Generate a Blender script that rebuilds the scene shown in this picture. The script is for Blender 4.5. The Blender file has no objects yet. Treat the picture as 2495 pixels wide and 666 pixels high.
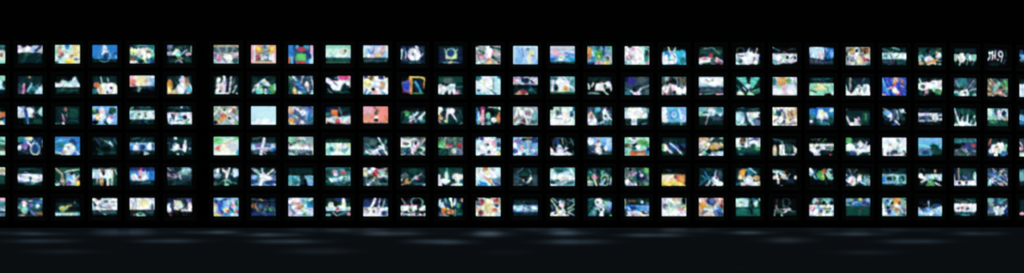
import bpy, math
import numpy as np

scene = bpy.context.scene
COL = scene.collection
PX = 0.005            # metres per photo pixel at the wall of televisions
F = 8000.0            # focal length in photo pixels
D = 40.0              # distance camera - televisions
CAM_H = 0.28
HORIZON = 500.0
CX = 1247.5

# ---------------------------------------------------------------- materials
def mat(name, color, rough=0.5, spec=0.3, noise=None):
    m = bpy.data.materials.new(name); m.use_nodes = True
    nt = m.node_tree; b = nt.nodes['Principled BSDF']
    b.inputs['Base Color'].default_value = (*color, 1)
    b.inputs['Roughness'].default_value = rough
    b.inputs['Specular IOR Level'].default_value = spec
    if noise:
        scale, amount = noise
        tc = nt.nodes.new('ShaderNodeTexCoord'); n = nt.nodes.new('ShaderNodeTexNoise')
        n.inputs['Scale'].default_value = scale; n.inputs['Detail'].default_value = 4
        r = nt.nodes.new('ShaderNodeMapRange')
        r.inputs['To Min'].default_value = 1 - amount; r.inputs['To Max'].default_value = 1 + amount
        mx = nt.nodes.new('ShaderNodeVectorMath'); mx.operation = 'SCALE'
        mx.inputs[0].default_value = color
        nt.links.new(tc.outputs['Object'], n.inputs['Vector'])
        nt.links.new(n.outputs['Fac'], r.inputs['Value'])
        nt.links.new(r.outputs['Result'], mx.inputs['Scale'])
        nt.links.new(mx.outputs['Vector'], b.inputs['Base Color'])
    return m

M_CAB = mat('black_plastic', (0.05, 0.05, 0.048), 0.75, 0.05, (30, 0.15))
M_BEZ = mat('black_bezel_plastic', (0.042, 0.044, 0.042), 0.7, 0.05, (30, 0.15))
M_PANEL = mat('charcoal_plastic', (0.075, 0.077, 0.072), 0.75, 0.05, (40, 0.15))
M_RACK = mat('matt_black_steel', (0.006, 0.006, 0.006), 0.8, 0.02, (12, 0.2))
M_WALL = mat('black_drape_paint', (0.010, 0.010, 0.010), 0.95, 0.0, (2, 0.25))

def screen_material():
    m = bpy.data.materials.new('glowing_picture_tube'); m.use_nodes = True
    nt = m.node_tree; b = nt.nodes['Principled BSDF']
    b.inputs['Base Color'].default_value = (0.004, 0.004, 0.004, 1)
    b.inputs['Roughness'].default_value = 0.3
    b.inputs['Specular IOR Level'].default_value = 0.1
    a = nt.nodes.new('ShaderNodeAttribute'); a.attribute_name = 'picture'
    nt.links.new(a.outputs['Color'], b.inputs['Emission Color'])
    b.inputs['Emission Strength'].default_value = 1.0
    return m
M_SCREEN = screen_material()

# ---------------------------------------------------------------- helpers
def mesh_obj(name, verts, faces, m, parent=None, smooth=False):
    me = bpy.data.meshes.new(name)
    me.from_pydata([tuple(v) for v in verts], [], faces); me.update()
    if smooth:
        me.polygons.foreach_set('use_smooth', [True] * len(me.polygons))
    me.materials.append(m)
    o = bpy.data.objects.new(name, me); COL.objects.link(o)
    if parent is not None: o.parent = parent
    return o

def rrect(w, h, r, zc, n=5, xc=0.0):
    pts = []
    for (sx, sz, a0) in ((1, 1, 0), (-1, 1, 90), (-1, -1, 180), (1, -1, 270)):
        for k in range(n + 1):
            a = math.radians(a0 + 90 * k / n)
            pts.append((xc + sx * (w / 2 - r) + r * math.cos(a), zc + sz * (h / 2 - r) + r * math.sin(a)))
    return pts

def loft(loops, cap_first=False, cap_last=False):
    """loops: list of (y, [(x, z)])"""
    verts, faces = [], []
    n = len(loops[0][1])
    for y, pts in loops:
        verts += [(x, y, z) for x, z in pts]
    for i in range(len(loops) - 1):
        for k in range(n):
            a, b = i * n + k, i * n + (k + 1) % n
            faces.append((a, b, b + n, a + n))
    if cap_first: faces.append(tuple(range(n)))
    if cap_last: faces.append(tuple(range((len(loops) - 1) * n, len(loops) * n))[::-1])
    return verts, faces

def empty(name, loc, yaw):
    o = bpy.data.objects.new(name, None); COL.objects.link(o)
    o.empty_display_size = 0.05
    o.location = loc; o.rotation_euler = (0, 0, yaw)
    return o

# ---------------------------------------------------------------- screen pictures
PAL = dict(k='050a0c', d='0a2427', D='12403c', n='0e1e3c', N='1c3a72', b='2c7ece', B='7cb8ec', c='5cc4dc',
           C='c4ecf6', w='f4f8fc', W='f0f0e4', l='cfd2e4', g='9caaae', G='466060', e='54a45c', E='12423a',
           m='94dcc0', M='ccf0e2', t='2e7682', T='74b0b6', y='f0e070', Y='e8e4ae', o='e4a450', O='d0744e',
           r='b04656', R='6e2c38', p='ecb0c8', P='dc4c8c', v='7a66a8', V='342c84', u='7a5236', U='caac8c',
           s='5a7298', S='2c4454', a='f09488', f='5ccc64', i='2c48c4', h='34b8dc', x='ee7c32', z='a8caf2', j='62d2bc', J='146656')
def lin(h):
    v = np.array([int(h[i:i + 2], 16) / 255 for i in (0, 2, 4)])
    return np.where(v <= 0.04045, v / 12.92, ((v + 0.055) / 1.055) ** 2.4)
SRGB = {k: np.array([int(v[i:i + 2], 16) / 255 for i in (0, 2, 4)]) for k, v in PAL.items()}

NU, NV, SS = 40, 30, 3           # picture samples across / down, supersampling
SW, SH = 62.4, 46.8              # screen size in photo pixels
_x = (np.arange(NU * SS) + 0.5) / (NU * SS) * SW
_y = (np.arange(NV * SS) + 0.5) / (NV * SS) * SH
GX, GY = np.meshgrid(_x, _y)

def gauss(img, s):
    r = int(3 * s) + 1
    k = np.exp(-0.5 * (np.arange(-r, r + 1) / s) ** 2); k /= k.sum()
    p = np.pad(img, ((r, r), (r, r), (0, 0)), mode='edge')
    p = sum(k[i] * p[i:i + img.shape[0]] for i in range(2 * r + 1))
    return sum(k[i] * p[:, i:i + img.shape[1]] for i in range(2 * r + 1))

def noise2(rng, s, n=1):
    z = gauss(rng.normal(size=(NV * SS, NU * SS, n)), s)
    return z / z.std()

def paint(code, seed):
    rng = np.random.default_rng(seed)
    toks = code.split()
    img = np.empty((NV * SS, NU * SS, 3)); img[:] = SRGB[toks[0][1]]
    W1 = noise2(rng, 5.5, 2) * WARP; W2 = noise2(rng, 2.6, 2) * WARP * 0.6
    WX, WY = GX + W1[..., 0] + W2[..., 0], GY + W1[..., 1] + W2[..., 1]
    RX, RY = GX + 0.25 * W2[..., 0], GY + 0.25 * W2[..., 1]
    fine = 0.0
    for t in toks[1:]:
        if t[0] == '^':
            fine = float(t[1:]) / 340; continue
        op, c = t[0], SRGB[t[1]]
        v = [float(q) for q in t[2:].split(',')]
        if op == 'r':
            x0, y0, x1, y1 = v
            if x0 <= 0: x0 = -5
            if y0 <= 0: y0 = -5
            if x1 >= 99: x1 = 105
            if y1 >= 99: y1 = 105
            m = (RX >= x0 * SW / 100) & (RX <= x1 * SW / 100) & (RY >= y0 * SH / 100) & (RY <= y1 * SH / 100)
        elif op in 'eo':
            cx, cy, rx, ry = v[0] * SW / 100, v[1] * SH / 100, v[2] * SW / 100, v[3] * SH / 100
            q = np.sqrt(((WX - cx) / rx) ** 2 + ((WY - cy) / ry) ** 2)
            if op == 'e': m = q <= 1
            else: m = np.abs(q - 1) * min(rx, ry) <= v[4] * SW / 200
        elif op == 'l':
            ax, ay, bx, by = v[0] * SW / 100, v[1] * SH / 100, v[2] * SW / 100, v[3] * SH / 100
            dx, dy = bx - ax, by - ay; L = dx * dx + dy * dy + 1e-6
            h = np.clip(((WX - ax) * dx + (WY - ay) * dy) / L, 0, 1)
            m = np.hypot(WX - ax - h * dx, WY - ay - h * dy) <= v[4] * SW / 200 * 0.85
        elif op == 'q':
            P = [(v[i] * SW / 100, v[i + 1] * SH / 100) for i in range(0, len(v), 2)]
            m = np.zeros(GX.shape, bool)
            for i in range(len(P)):
                (x1, y1), (x2, y2) = P[i], P[i - 1]
                if y1 == y2: continue
                m ^= ((y1 > WY) != (y2 > WY)) & (WX < (x2 - x1) * (WY - y1) / (y2 - y1) + x1)
        img[m] = c
    img = img.reshape(NV, SS, NU, SS, 3).mean((1, 3))
    # fine broken detail where the picture is busy, hardly any where it is plain
    g = img.mean(2, keepdims=True)
    busy = np.sqrt(np.maximum(gauss(g * g, 3.5) - gauss(g, 3.5) ** 2, 0)) * np.clip(g * 2.2 + 0.15, 0, 1)
    th = rng.uniform(0, math.pi); base = rng.normal(size=(NV, NU, 1))
    lum = sum(np.roll(base, (round(k * math.sin(th)), round(k * math.cos(th))), (0, 1)) for k in (-2, -1, 0, 1, 2))
    lum = gauss(lum, 0.5); lum /= lum.std()
    ch = gauss(rng.normal(size=(NV, NU, 3)), 1.0); ch -= ch.mean(2, keepdims=True); ch /= ch.std()
    if fine:
        f2 = gauss(rng.normal(size=(NV, NU, 1)), 0.75); f2 /= f2.std()
        img = img + fine * (0.35 + g) * (0.8 * lum + 0.7 * f2) + 0.22 * fine * (0.4 + g) * ch
    n2 = gauss(rng.normal(size=(NV, NU, 1)), 1.7); n2 /= n2.std()
    img = img * (1 - np.clip(n2, 0, 1.6) * np.array([0.16, 0.12, 0.09]) * np.clip(busy * 4, 0.08, 1))
    n3 = np.roll(gauss(lum, 0.5), (5, 9), (0, 1)); n3 /= n3.std()
    img = img + np.clip(n3 - 0.3, 0, 1.8) * np.array([0.17, 0.30, 0.32]) * np.clip(gauss(busy, 2.5) * 2.6 + 0.03, 0, 0.5) * np.clip(1 - 1.6 * g, 0, 1)
    img = img + lum * (0.02 * (g + 0.2) + DETAIL * busy) + ch * (0.012 + CHROMA * busy)
    img = gauss(img, SOFT)
    # the tube fades out over its rounded rim
    u = (np.arange(NU) + 0.5) / NU * SW; w = (np.arange(NV) + 0.5) / NV * SH
    ex = np.minimum(u, SW - u)[None, :]; ey = np.minimum(w, SH - w)[:, None]
    rr = 4.0
    inside = np.where((ex < rr) & (ey < rr), rr - np.hypot(rr - np.minimum(ex, rr), rr - np.minimum(ey, rr)), np.minimum(ex, ey))
    fade = np.clip((inside + 0.3) / 3.2, 0, 1)[..., None]
    wide = np.clip((inside + 1.0) / 8.0, 0, 1)[..., None]
    dark = np.clip(1 - 2.2 * img.mean(2, keepdims=True), 0, 1)
    img = np.clip(img * fade * (1 - dark * (1 - wide)), 0, 1)
    out = np.where(img <= 0.04045, img / 12.92, ((img + 0.055) / 1.055) ** 2.4)
    return out
WARP, DETAIL, CHROMA, SOFT = 0.42, 0.24, 0.10, 1.02

# ---------------------------------------------------------------- television prototype
TV_W, TV_H = 82 * PX, 68 * PX
SCR_Z = 35 * PX
s_w, s_h = SW * PX, SH * PX
def tv_meshes():
    hz = TV_H / 2
    bez = loft([(0.050, rrect(TV_W, TV_H, 0.012, hz)), (0.006, rrect(TV_W, TV_H, 0.012, hz)),
                (0.000, rrect(TV_W - 0.012, TV_H - 0.012, 0.010, hz)),
                (0.000, rrect(s_w + 0.026, s_h + 0.026, 0.024, SCR_Z)),
                (0.004, rrect(s_w + 0.014, s_h + 0.014, 0.020, SCR_Z)),
                (0.014, rrect(s_w - 0.002, s_h - 0.002, 0.014, SCR_Z))])
    hb = [(0.050, rrect(TV_W - 0.004, TV_H - 0.004, 0.012, hz)), (0.085, rrect(TV_W - 0.014, TV_H - 0.006, 0.014, hz)),
          (0.180, rrect(TV_W - 0.085, TV_H - 0.060, 0.025, hz - 0.025)), (0.230, rrect(TV_W - 0.13, TV_H - 0.10, 0.025, hz - 0.045)),
          (0.330, rrect(TV_W - 0.18, TV_H - 0.13, 0.025, hz - 0.055)), (0.340, rrect(TV_W - 0.20, TV_H - 0.15, 0.02, hz - 0.055))]
    hou = loft(hb, False, True)
    zc = 0.030
    pan = loft([(0.001, rrect(s_w, 0.030, 0.004, zc)), (-0.003, rrect(s_w, 0.030, 0.004, zc)),
                (-0.004, rrect(s_w - 0.003, 0.027, 0.003, zc))], False, True)
    return bez, hou, pan

_uv = [(i / (NU - 1), j / (NV - 1)) for j in range(NV) for i in range(NU)]
def scr_verts():
    out = []
    for u, v in _uv:
        a, b = u * 2 - 1, v * 2 - 1
        out.append((a * s_w / 2, 0.013 - 0.007 * (1 - a * a) * (1 - b * b), SCR_Z - b * s_h / 2))
    return out
SCR_V = scr_verts()
SCR_F = [(j * NU + i, (j + 1) * NU + i, (j + 1) * NU + i + 1, j * NU + i + 1) for j in range(NV - 1) for i in range(NU - 1)]

def make_screen(img, parent):
    o = mesh_obj('screen', SCR_V, SCR_F, M_SCREEN, parent, True)
    at = o.data.attributes.new('picture', 'FLOAT_COLOR', 'POINT')
    buf = np.ones((NU * NV, 4), np.float32); buf[:, :3] = img.reshape(-1, 3)
    at.data.foreach_set('color', buf.ravel())
    return o

# ---------------------------------------------------------------- where the columns stand
COLS = [-18, 73, 164, 255, 346, 437.3, 550.8, 642, 733, 824, 915.3, 1006.6, 1098, 1189.6, 1280.5, 1370.8, 1461.5, 1552.2,
        1642.5, 1733, 1823, 1912.5, 2002, 2091, 2179.5, 2267, 2353, 2432.5, 2509]
YAW = [0] * 6 + [1.5, 3] + [4] * 16 + [6, 9, 17, 25, 29]
ROWS = [132.1, 206.9, 281.5, 356.0, 430.6, 505.1]
pos = []
Z = D
for i, (px, ya) in enumerate(zip(COLS, YAW)):
    if i:
        for _ in range(4):
            X = (px - CX) / F * Z
            Z = pos[-1][1] + (X - pos[-1][0]) * math.tan(math.radians((YAW[i - 1] + ya) / 2))
    pos.append(((px - CX) / F * Z, Z, math.radians(ya)))
row_z = [CAM_H + (HORIZON - y) * PX - SCR_Z for y in ROWS]      # underside of each row of sets

SHELF = ['top', 'second', 'third', 'fourth', 'fifth', 'bottom']
NTH = ['', 'first', 'second', 'third', 'fourth', 'fifth', 'sixth', 'seventh', 'eighth', 'ninth', 'tenth', 'eleventh', 'twelfth',
       'thirteenth', 'fourteenth', 'fifteenth', 'sixteenth', 'seventeenth', 'eighteenth', 'nineteenth', 'twentieth',
       'twenty-first', 'twenty-second', 'twenty-third']

bez_m, hou_m, pan_m = tv_meshes()
def copy_part(src, parent):
    c = src.copy(); COL.objects.link(c); c.parent = parent
    return c

DATA = """
0,0|pale picture with red spot|#m rS0,0,99,30 rt60,0,99,15 eM85,60,20,30 er83,55,6,10
0,1|white flashes over black|#k rl0,5,99,42 en25,5,10,12 ek52,2,10,10 ew8,35,8,10 ew40,28,8,18 lB60,35,75,5,8 ln70,35,90,10,10 ew92,35,7,10 rd0,45,99,99 lE40,45,20,95,12 lD90,70,70,99,5
0,2|pale green and yellow collage|#M rY70,0,99,60 em5,30,8,30 eU20,30,8,25 eb50,10,9,18 ey60,85,20,15 er30,50,8,10 eO67,58,8,8 rt0,85,15,99 lY75,20,95,90,8 eG20,65,8,6 ew45,55,10,12 ev85,75,10,6 ^14
0,3|white figure on bright blue|#b rd0,74,99,99 rk0,90,99,99 ew50,22,9,20 lw40,50,50,30,9 ll58,45,55,30,9 eN54,58,9,14 oB48,58,22,32,3 lN78,60,92,40,6 eS60,55,5,10 ep55,30,4,5 lS35,70,30,80,3 lC92,55,95,70,4
0,4|cream clutter on teal|#t eY25,35,25,22 eW60,45,35,28 lg35,5,65,5,6 er75,40,8,6 eu12,72,12,10 rN80,75,99,99 ek45,85,12,10 lm85,30,99,55,6 eW15,90,18,8 lY55,60,65,90,8 em90,55,8,10 ln5,5,30,20,8 ^20
0,5|white chevron on dark green|#d rs0,0,25,25 lG5,20,25,45,8 el8,48,12,12 qw18,55,36,20,46,25,62,50,50,50,40,42,25,65 em45,50,12,14 lD60,10,80,5,8 lC60,45,78,30,7 ep82,50,10,10 lM95,10,95,50,5 rE72,65,99,90 rk0,58,35,68 lM45,70,60,95,7 eU58,70,7,7 lE15,90,45,75,8 lw35,92,45,80,5 eE60,15,14,10 lk65,20,75,25,6 ^12
0,6|grey scene with pink wings|#g rU0,0,99,10 rG0,14,99,40 lT50,2,52,30,9 lg20,20,35,45,6 lg80,18,68,45,6 qp2,40,35,62,30,90,12,65 qp99,38,66,60,72,68,99,58 lP25,60,20,85,5 ev10,58,6,9 ew55,68,18,24 el40,85,18,14 eS85,82,12,14 lw5,78,20,95,6 rl30,92,80,99 lG38,70,50,90,4 eT8,92,8,6 ^12
0,7|pink border around yellow discs|#P rp1,2,99,96 rw8,5,92,88 rO20,52,38,80 rg22,10,78,50 eo32,25,14,20 ey32,22,8,10 eo82,25,14,22 ey82,22,9,12 et55,12,8,10 rr20,52,38,80 lG48,45,72,28,5 rs50,50,70,80 ew58,65,8,10 rY5,86,95,93 rG18,80,82,85 em45,55,6,8 lu20,47,45,47,3 lp10,5,10,85,5 lp93,5,93,85,4
0,8|green block between red shapes|#N rb0,0,22,75 rB12,60,22,99 rO0,62,9,99 rh30,3,42,22 rh62,5,80,28 rk42,0,60,10 er52,25,18,14 rt30,38,38,48 qf35,46,68,46,72,84,28,84 ef50,62,14,14 er50,93,20,11 rp85,0,99,42 rC82,46,99,99 eN80,60,9,18 rb70,78,82,99 lw86,42,99,48,4 lt25,30,28,70,5
0,9|pale mint over dark green|#C rm0,0,99,25 rM0,20,99,62 lT18,42,26,44,4 op68,38,10,12,3 eR77,32,4,8 rE0,66,99,90 rk0,92,99,99 lD0,68,99,68,3 lw0,58,99,58,4
0,10|pale blue crowd, dark base|#z rC0,0,12,65 lb18,12,30,45,6 ls45,8,38,40,4 el65,35,18,25 ep80,15,12,12 rC88,0,99,62 ep42,52,14,10 ew25,56,18,9 eY60,55,12,8 eU75,40,8,10 ew20,10,10,10 rd0,66,99,99 rS0,75,99,85 lU50,62,70,62,3 rk0,92,99,99 ll55,15,60,30,5 ^8
0,11|white letter shape on navy|#n lw8,25,5,72,8 lg16,18,16,30,4 lw22,32,22,66,6 ew48,48,19,32 lw62,8,70,45,12 ew65,50,14,30 lw88,45,72,68,6 lG70,12,90,30,4 eG48,47,4,8 lN35,15,45,8,5 rd30,86,99,99 lt35,90,80,90,4 lG0,75,30,75,4 lS85,10,95,40,6
0,12|cream ring on dark navy|#n rd0,0,99,15 em52,45,22,30 rY30,50,74,70 eN50,42,13,20 lY25,20,35,40,4 lY78,20,68,40,4 lm20,90,80,90,4 eY50,88,10,5
0,13|rays around red spot|#g lw0,15,30,40,8 lG10,25,35,40,8 ew52,35,14,35 lR0,60,30,45,6 lp5,55,35,65,10 lp65,35,95,45,10 eO53,75,6,12 eY52,92,14,10 lk65,60,95,90,8 le70,70,90,85,4 lw0,95,35,80,8 lE60,10,95,20,10 lt75,60,99,75,6 lp60,80,95,99,6 rd0,0,12,10 ^20
0,14|pale blue with yellow head|#z rC0,0,99,12 rC0,0,8,99 rC92,0,99,99 lB22,15,35,60,16 eY72,40,12,18 eW65,70,10,25 eG60,20,6,6 lG70,50,82,55,4 eB25,75,15,15 qB80,99,99,60,99,99 ls38,15,42,60,4
0,15|lavender over blue strip|#B rl0,0,99,42 ep25,38,15,14 lz30,22,99,28,6 eM45,60,12,14 lS62,62,75,52,4 rb0,62,20,80 rh70,62,99,80 ew40,72,14,8 lp40,45,65,50,5 rD0,82,99,99 rk0,92,99,99 lT0,20,99,22,3 lb60,40,95,48,5 ls20,55,30,70,5 lw10,45,90,15,3
0,16|green oval among colour patches|#T eo8,30,10,20 eO8,55,8,12 ee48,45,17,28 eY48,55,6,8 et40,12,12,14 lV65,0,65,45,10 rr75,55,88,70 lw20,30,30,70,6 eb25,65,8,10 ep50,90,15,10 ey78,90,14,10 lw85,50,99,90,5 lG20,10,10,5,10 rN0,85,30,99 lT85,10,99,40,7 ^20
0,17|large cream disc|#M ew38,50,38,48 op45,45,25,30,3 oG20,60,10,12,3 lp25,60,30,25,3 rt78,20,95,80 en88,40,6,12 eO97,42,5,12 rk15,0,30,10 lG80,10,99,15,6 rp85,80,99,99 rT0,80,12,99 lp15,30,30,70,3 ^14
0,18|white figure on cyan|#k qh5,30,95,20,99,99,3,99 ew14,65,12,30 eb24,42,12,16 lw28,10,35,40,9 lw55,10,45,40,7 ew48,65,14,28 lw20,50,8,90,10 qh60,25,95,25,95,95,75,95,62,45 lC75,80,95,35,4 ls20,85,40,70,4 et85,75,10,18 ew35,88,20,10 ls45,45,55,60,4
0,19|red and white shape, green|#d rE5,20,95,42 lg20,15,60,10,5 lg60,15,80,40,4 qw0,60,30,55,50,60,50,80,0,95 er48,48,9,12 ep25,65,12,10 qG50,55,95,70,95,95,45,95 lw70,60,95,80,8 ep75,75,8,10 er85,90,10,6 rk0,55,15,60 ew10,88,8,8 ^14
0,20|white hand on black|#k oG20,25,15,18,4 qw0,40,40,35,60,5,70,40,95,40,85,95,0,95 ew55,60,25,25 ln10,50,30,52,5 lG75,55,70,80,5 ek60,20,4,12 eT15,75,10,12 eE20,80,6,8 lw85,10,80,45,5 rk55,92,75,99 rE88,70,99,90
0,21|jagged white band|#k lT0,5,30,25,4 lS60,20,95,10,5 rw0,38,99,88 qk75,88,99,75,99,99,60,99 eT10,80,12,10 lG15,90,40,70,4 ek60,58,5,10 lG72,65,85,50,6 em45,55,10,12 rr40,28,55,33 lC10,95,45,85,5 ek90,60,5,8
0,22|white figure beside blue curtain|#n qC0,2,60,5,62,70,5,58 ew52,50,10,22 ep40,45,5,10 qb62,8,99,12,99,60,70,65 lw75,35,65,10,4 lN60,65,75,30,6 qS0,65,60,78,99,75,99,90,0,90 rd0,88,99,99 eB90,40,8,14 lR15,85,60,88,3
0,23|brown and red tangle|#g lo30,5,25,40,10 ly20,10,20,50,4 ew45,30,8,25 eu75,25,15,20 er75,65,10,12 eY55,70,10,20 lw15,40,40,60,8 lG20,75,40,85,8 lw5,60,30,95,6 el25,85,15,8 rt80,85,99,99 ew88,55,10,14 lk5,30,10,70,6 lo95,5,90,40,6 ek75,30,5,6 em12,50,6,7 rk40,15,50,30 lk60,5,65,50,4 ^20 lu5,25,25,15,6 lU60,90,70,70,6 lk85,65,95,75,5 lw60,40,70,30,5
0,24|pale cyan band, green below|#d lt0,10,30,25,6 lT40,5,70,15,7 rC0,32,99,65 lg25,35,45,25,5 eC18,50,15,16 et15,48,7,8 lD40,55,35,40,6 ew55,45,15,12 ew85,50,14,15 lt55,58,65,45,5 rE60,68,99,95 lR50,65,45,85,5 lG25,95,45,88,5 rS0,72,40,85
0,25|white centre, orange sprays|#D eE20,15,20,15 ek45,20,12,12 lG50,20,45,45,8 ew45,65,20,18 eW55,85,20,12 lo35,85,80,65,9 eo15,85,10,8 em8,60,8,18 eU78,40,8,18 lC30,60,15,45,6 eM88,80,10,12 rk75,75,99,85 ek60,95,12,6 ew85,45,10,14 lu90,10,80,30,5 ^14
0,26|dripping white band|#k rd0,0,99,25 rl0,38,99,60 em8,55,8,20 ew35,55,16,25 eT60,50,10,18 eW70,55,7,18 em85,55,14,18 lC30,75,25,95,6 lT60,70,55,95,5 lt85,75,80,95,6 eg12,50,8,12 ek48,40,4,6
0,27|small white lettering on black|#k lw8,25,18,28,7 lw8,28,14,45,7 lw14,48,5,62,7 lw25,22,24,60,8 lw38,18,36,58,8 lw26,42,38,40,5 ew49,60,5,5 ow62,32,9,13,6 lw71,35,64,72,6 lE85,15,90,45,5 rd10,80,55,95 ln20,5,60,5,6 lG85,60,75,80,5
0,28|navy over light blue|#k rN0,8,20,35 rB0,32,30,62 rG0,60,25,70 en4,50,5,8
1,0|teal waves, white crest|#t rm60,0,99,40 rn60,75,99,85 qC60,70,80,20,95,75 rd60,85,99,99 rD88,30,99,60
1,1|pink figure, white diagonal streaks|#d eU48,12,6,8 rS0,42,22,99 rt45,55,99,99 lp27,45,24,92,10 ek35,55,4,8 lC56,45,40,82,9 lt60,75,85,45,8 qC62,97,80,70,97,45,99,99 eP27,70,4,8 eD58,90,10,10
1,2|white wave shape|#k qC0,42,30,25,55,35,80,5,95,45,99,62,0,62 ew30,50,25,10 ew75,50,20,12 ek15,25,14,15 ek55,20,14,10 rd0,68,99,99 rD10,72,90,82
1,3|spiky white mass, orange patch|#d lw35,10,40,45,6 lC60,15,65,45,5 eW50,75,30,35 ew75,70,25,30 eO20,52,12,15 rt0,70,20,99 ek75,65,6,6 lr30,70,33,90,4 eU35,80,6,20 ek60,90,4,8 ew92,80,10,20
1,4|pink and cream banner|#k rW0,0,99,58 ea10,38,16,18 ep8,10,10,12 rp0,50,30,58 eY45,30,18,25 lU70,15,60,45,6 qs80,0,99,0,99,58,70,55 eB85,45,10,12 qT30,60,50,60,42,85,32,88 rn55,62,99,75 ew65,50,6,8 eB88,25,12,24 el75,40,10,16 ew90,8,10,8
1,5|cream and orange peaks|#d eo12,60,12,38 eY10,78,8,20 qW20,99,22,85,48,50,55,10,66,5,82,40,75,99 lw50,30,62,8,10 eU78,40,9,24 eO74,25,5,16 et70,88,20,14 ec88,72,12,20 eU30,88,14,12 ep85,92,10,6 ew55,70,18,26 lw88,45,99,75,5 rU0,90,15,99
1,6|pale standing figures on navy|#d lw22,20,15,95,16 ew42,60,12,38 ep28,60,5,20 lw42,5,45,40,12 lw70,10,62,90,9 lw90,55,75,90,7 ln55,40,50,85,5 ls85,20,75,45,6 rw8,88,60,99 lG75,45,85,70,3 ew92,95,8,6 ^14
1,7|white arch over green|#d qw20,55,35,30,55,18,75,45,88,70,70,60,50,50,30,70 eG42,45,8,7 lt20,60,10,90,8 em35,80,15,20 ee80,75,15,25 lw20,55,8,85,8 ew58,85,7,18 et70,85,8,15 lB25,95,30,75,6 em95,60,8,20 ^14
1,8|blue diagonals, gold corner|#S lC20,5,45,45,10 lb35,35,60,75,14 le5,10,15,20,10 eE10,60,12,25 eY25,80,7,18 eo28,90,8,10 lg60,0,50,40,8 ew72,50,8,18 ep78,70,8,12 ll90,10,99,70,6 eC92,85,10,14 rt40,75,70,99 ew45,90,8,9 ln85,65,85,85,8 ^20
1,9|white arches, pink corner|#k rp50,0,99,28 eP70,10,20,14 rt35,5,50,20 qw0,8,15,15,30,28,99,26,99,58,92,68,75,44,62,58,58,78,28,76,16,45,0,32 lG32,35,45,50,6 ed78,60,15,20 rk0,42,10,60 rd0,80,99,95 lT10,70,25,90,4 ew90,42,10,10 lE60,85,90,85,5
1,10|cream clutter, navy corners|#W eY20,35,18,25 eu35,10,8,14 rV60,0,80,20 rV5,0,20,15 eU75,50,12,20 ek42,70,6,8 ep50,85,12,12 lb65,75,85,95,8 lb15,75,5,99,8 ew50,45,18,20 rn85,0,99,12 rw88,40,99,99 lb30,85,22,99,6 ew65,85,8,12 ^14
1,11|orange frame and blue disc|#k qv5,36,36,22,39,86,12,80 qi10,40,35,30,36,78,16,72 lo42,4,42,94,12 la36,10,38,88,4 ly42,6,94,13,9 lo94,12,92,62,7 qn54,24,87,28,84,82,54,86 lh58,30,80,85,9 le46,92,88,91,8 lP8,82,36,90,3
1,12|white figures under dark hill|#d rE0,0,99,35 eG40,25,20,15 ew10,70,12,28 qw35,55,65,40,72,95,62,99,55,75,48,99,40,99,38,75,25,90,20,60 lw25,55,20,95,12 ep75,85,10,10 lt75,60,99,55,6 lG70,75,95,95,5 rk28,40,40,50 ew55,55,15,14
1,13|big white cloud on cyan|#C ew38,35,28,32 rw0,25,60,65 lw45,5,60,60,18 et10,12,14,14 eY35,40,4,14 rG68,10,72,70 eC85,45,10,35 ln10,78,50,72,7 lt60,75,80,95,9 ew35,80,15,12 rt85,0,99,15 lw45,70,70,92,7 rc0,88,40,97
1,14|white band above red patch|#d rl0,5,99,45 en50,25,16,14 lk70,25,80,35,6 ep10,25,8,15 lk15,15,40,12,3 qU5,99,25,75,45,70,60,85,60,99 er42,82,12,13 et70,65,10,15 rk0,50,99,62 lt70,55,85,85,5 ^14
1,15|yellow spot on white|#T ew50,50,28,45 eo62,70,9,22 eY55,80,10,10 et85,30,10,15 lw15,20,10,80,10 en25,60,8,18 eG20,15,10,6 rt0,5,15,20 lw80,55,99,70,10 ls45,10,60,20,4 rD0,82,99,99 rk0,93,99,99 lM85,10,75,40,5
1,16|grey animal shape on black|#k rd0,0,99,28 lw5,40,8,65,9 lw25,35,18,55,8 qw30,75,35,40,60,30,75,40,70,80,55,75 ew80,45,15,18 eG70,55,6,15 lM65,75,80,95,10 rG0,82,45,95 ep95,65,6,12 lT10,85,50,92,5
1,17|white tick on dark slate|#S eV25,25,20,20 lw25,75,45,95,8 lw45,95,65,65,8 ew50,90,14,10 ld40,60,65,50,9 lg70,60,95,50,6 eG70,20,15,18 lt0,60,20,70,8 rn0,0,15,30 rG80,70,99,99 rt0,80,25,99 ek40,70,8,8
1,18|white roses, brown top|#G rk20,15,70,40 lu70,10,95,30,10 lu25,5,45,20,8 lk40,10,55,40,8 lT60,10,65,35,6 lw35,45,20,80,14 ew50,60,14,18 ew70,75,15,20 ew90,70,10,22 lG35,55,42,70,4 eG80,55,6,8 ep8,70,8,18 er22,92,8,8 ek52,80,6,7 rl0,60,8,99 ew15,60,8,14 rT15,0,30,25 ^20
1,19|bird on white above slate|#C rw8,8,95,45 lz3,5,97,5,5 lG30,16,42,28,4 lG42,28,50,22,3 lG50,22,60,18,3 lG58,18,56,28,3 rS0,53,99,82 rz0,46,99,51 rd0,82,99,99 lG5,70,95,70,8 lp4,92,12,90,6 lT22,93,55,88,6 lp70,92,97,90,8 lv60,90,68,86,4
1,20|mint chevrons|#d qj0,2,42,2,47,45,50,68 qj60,2,99,2,65,70,56,50 lk50,2,50,40,9 ew50,52,8,14 lC30,58,40,70,6 qM3,97,16,66,36,92,36,99 qM42,99,56,70,76,99 lj62,80,95,64,6 le72,90,95,75,6 lt5,45,22,66,4 lk22,52,42,90,5 lk78,52,58,80,5
1,21|orange flower on pale grey|#l et8,25,10,20 eo38,22,17,28 eU38,15,8,12 ee65,22,10,14 lw75,5,90,30,8 ew25,75,25,22 ew75,75,22,20 ep48,65,8,12 lT65,35,80,40,4 rU0,95,99,99 em25,55,12,8 lG85,20,95,50,4
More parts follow.
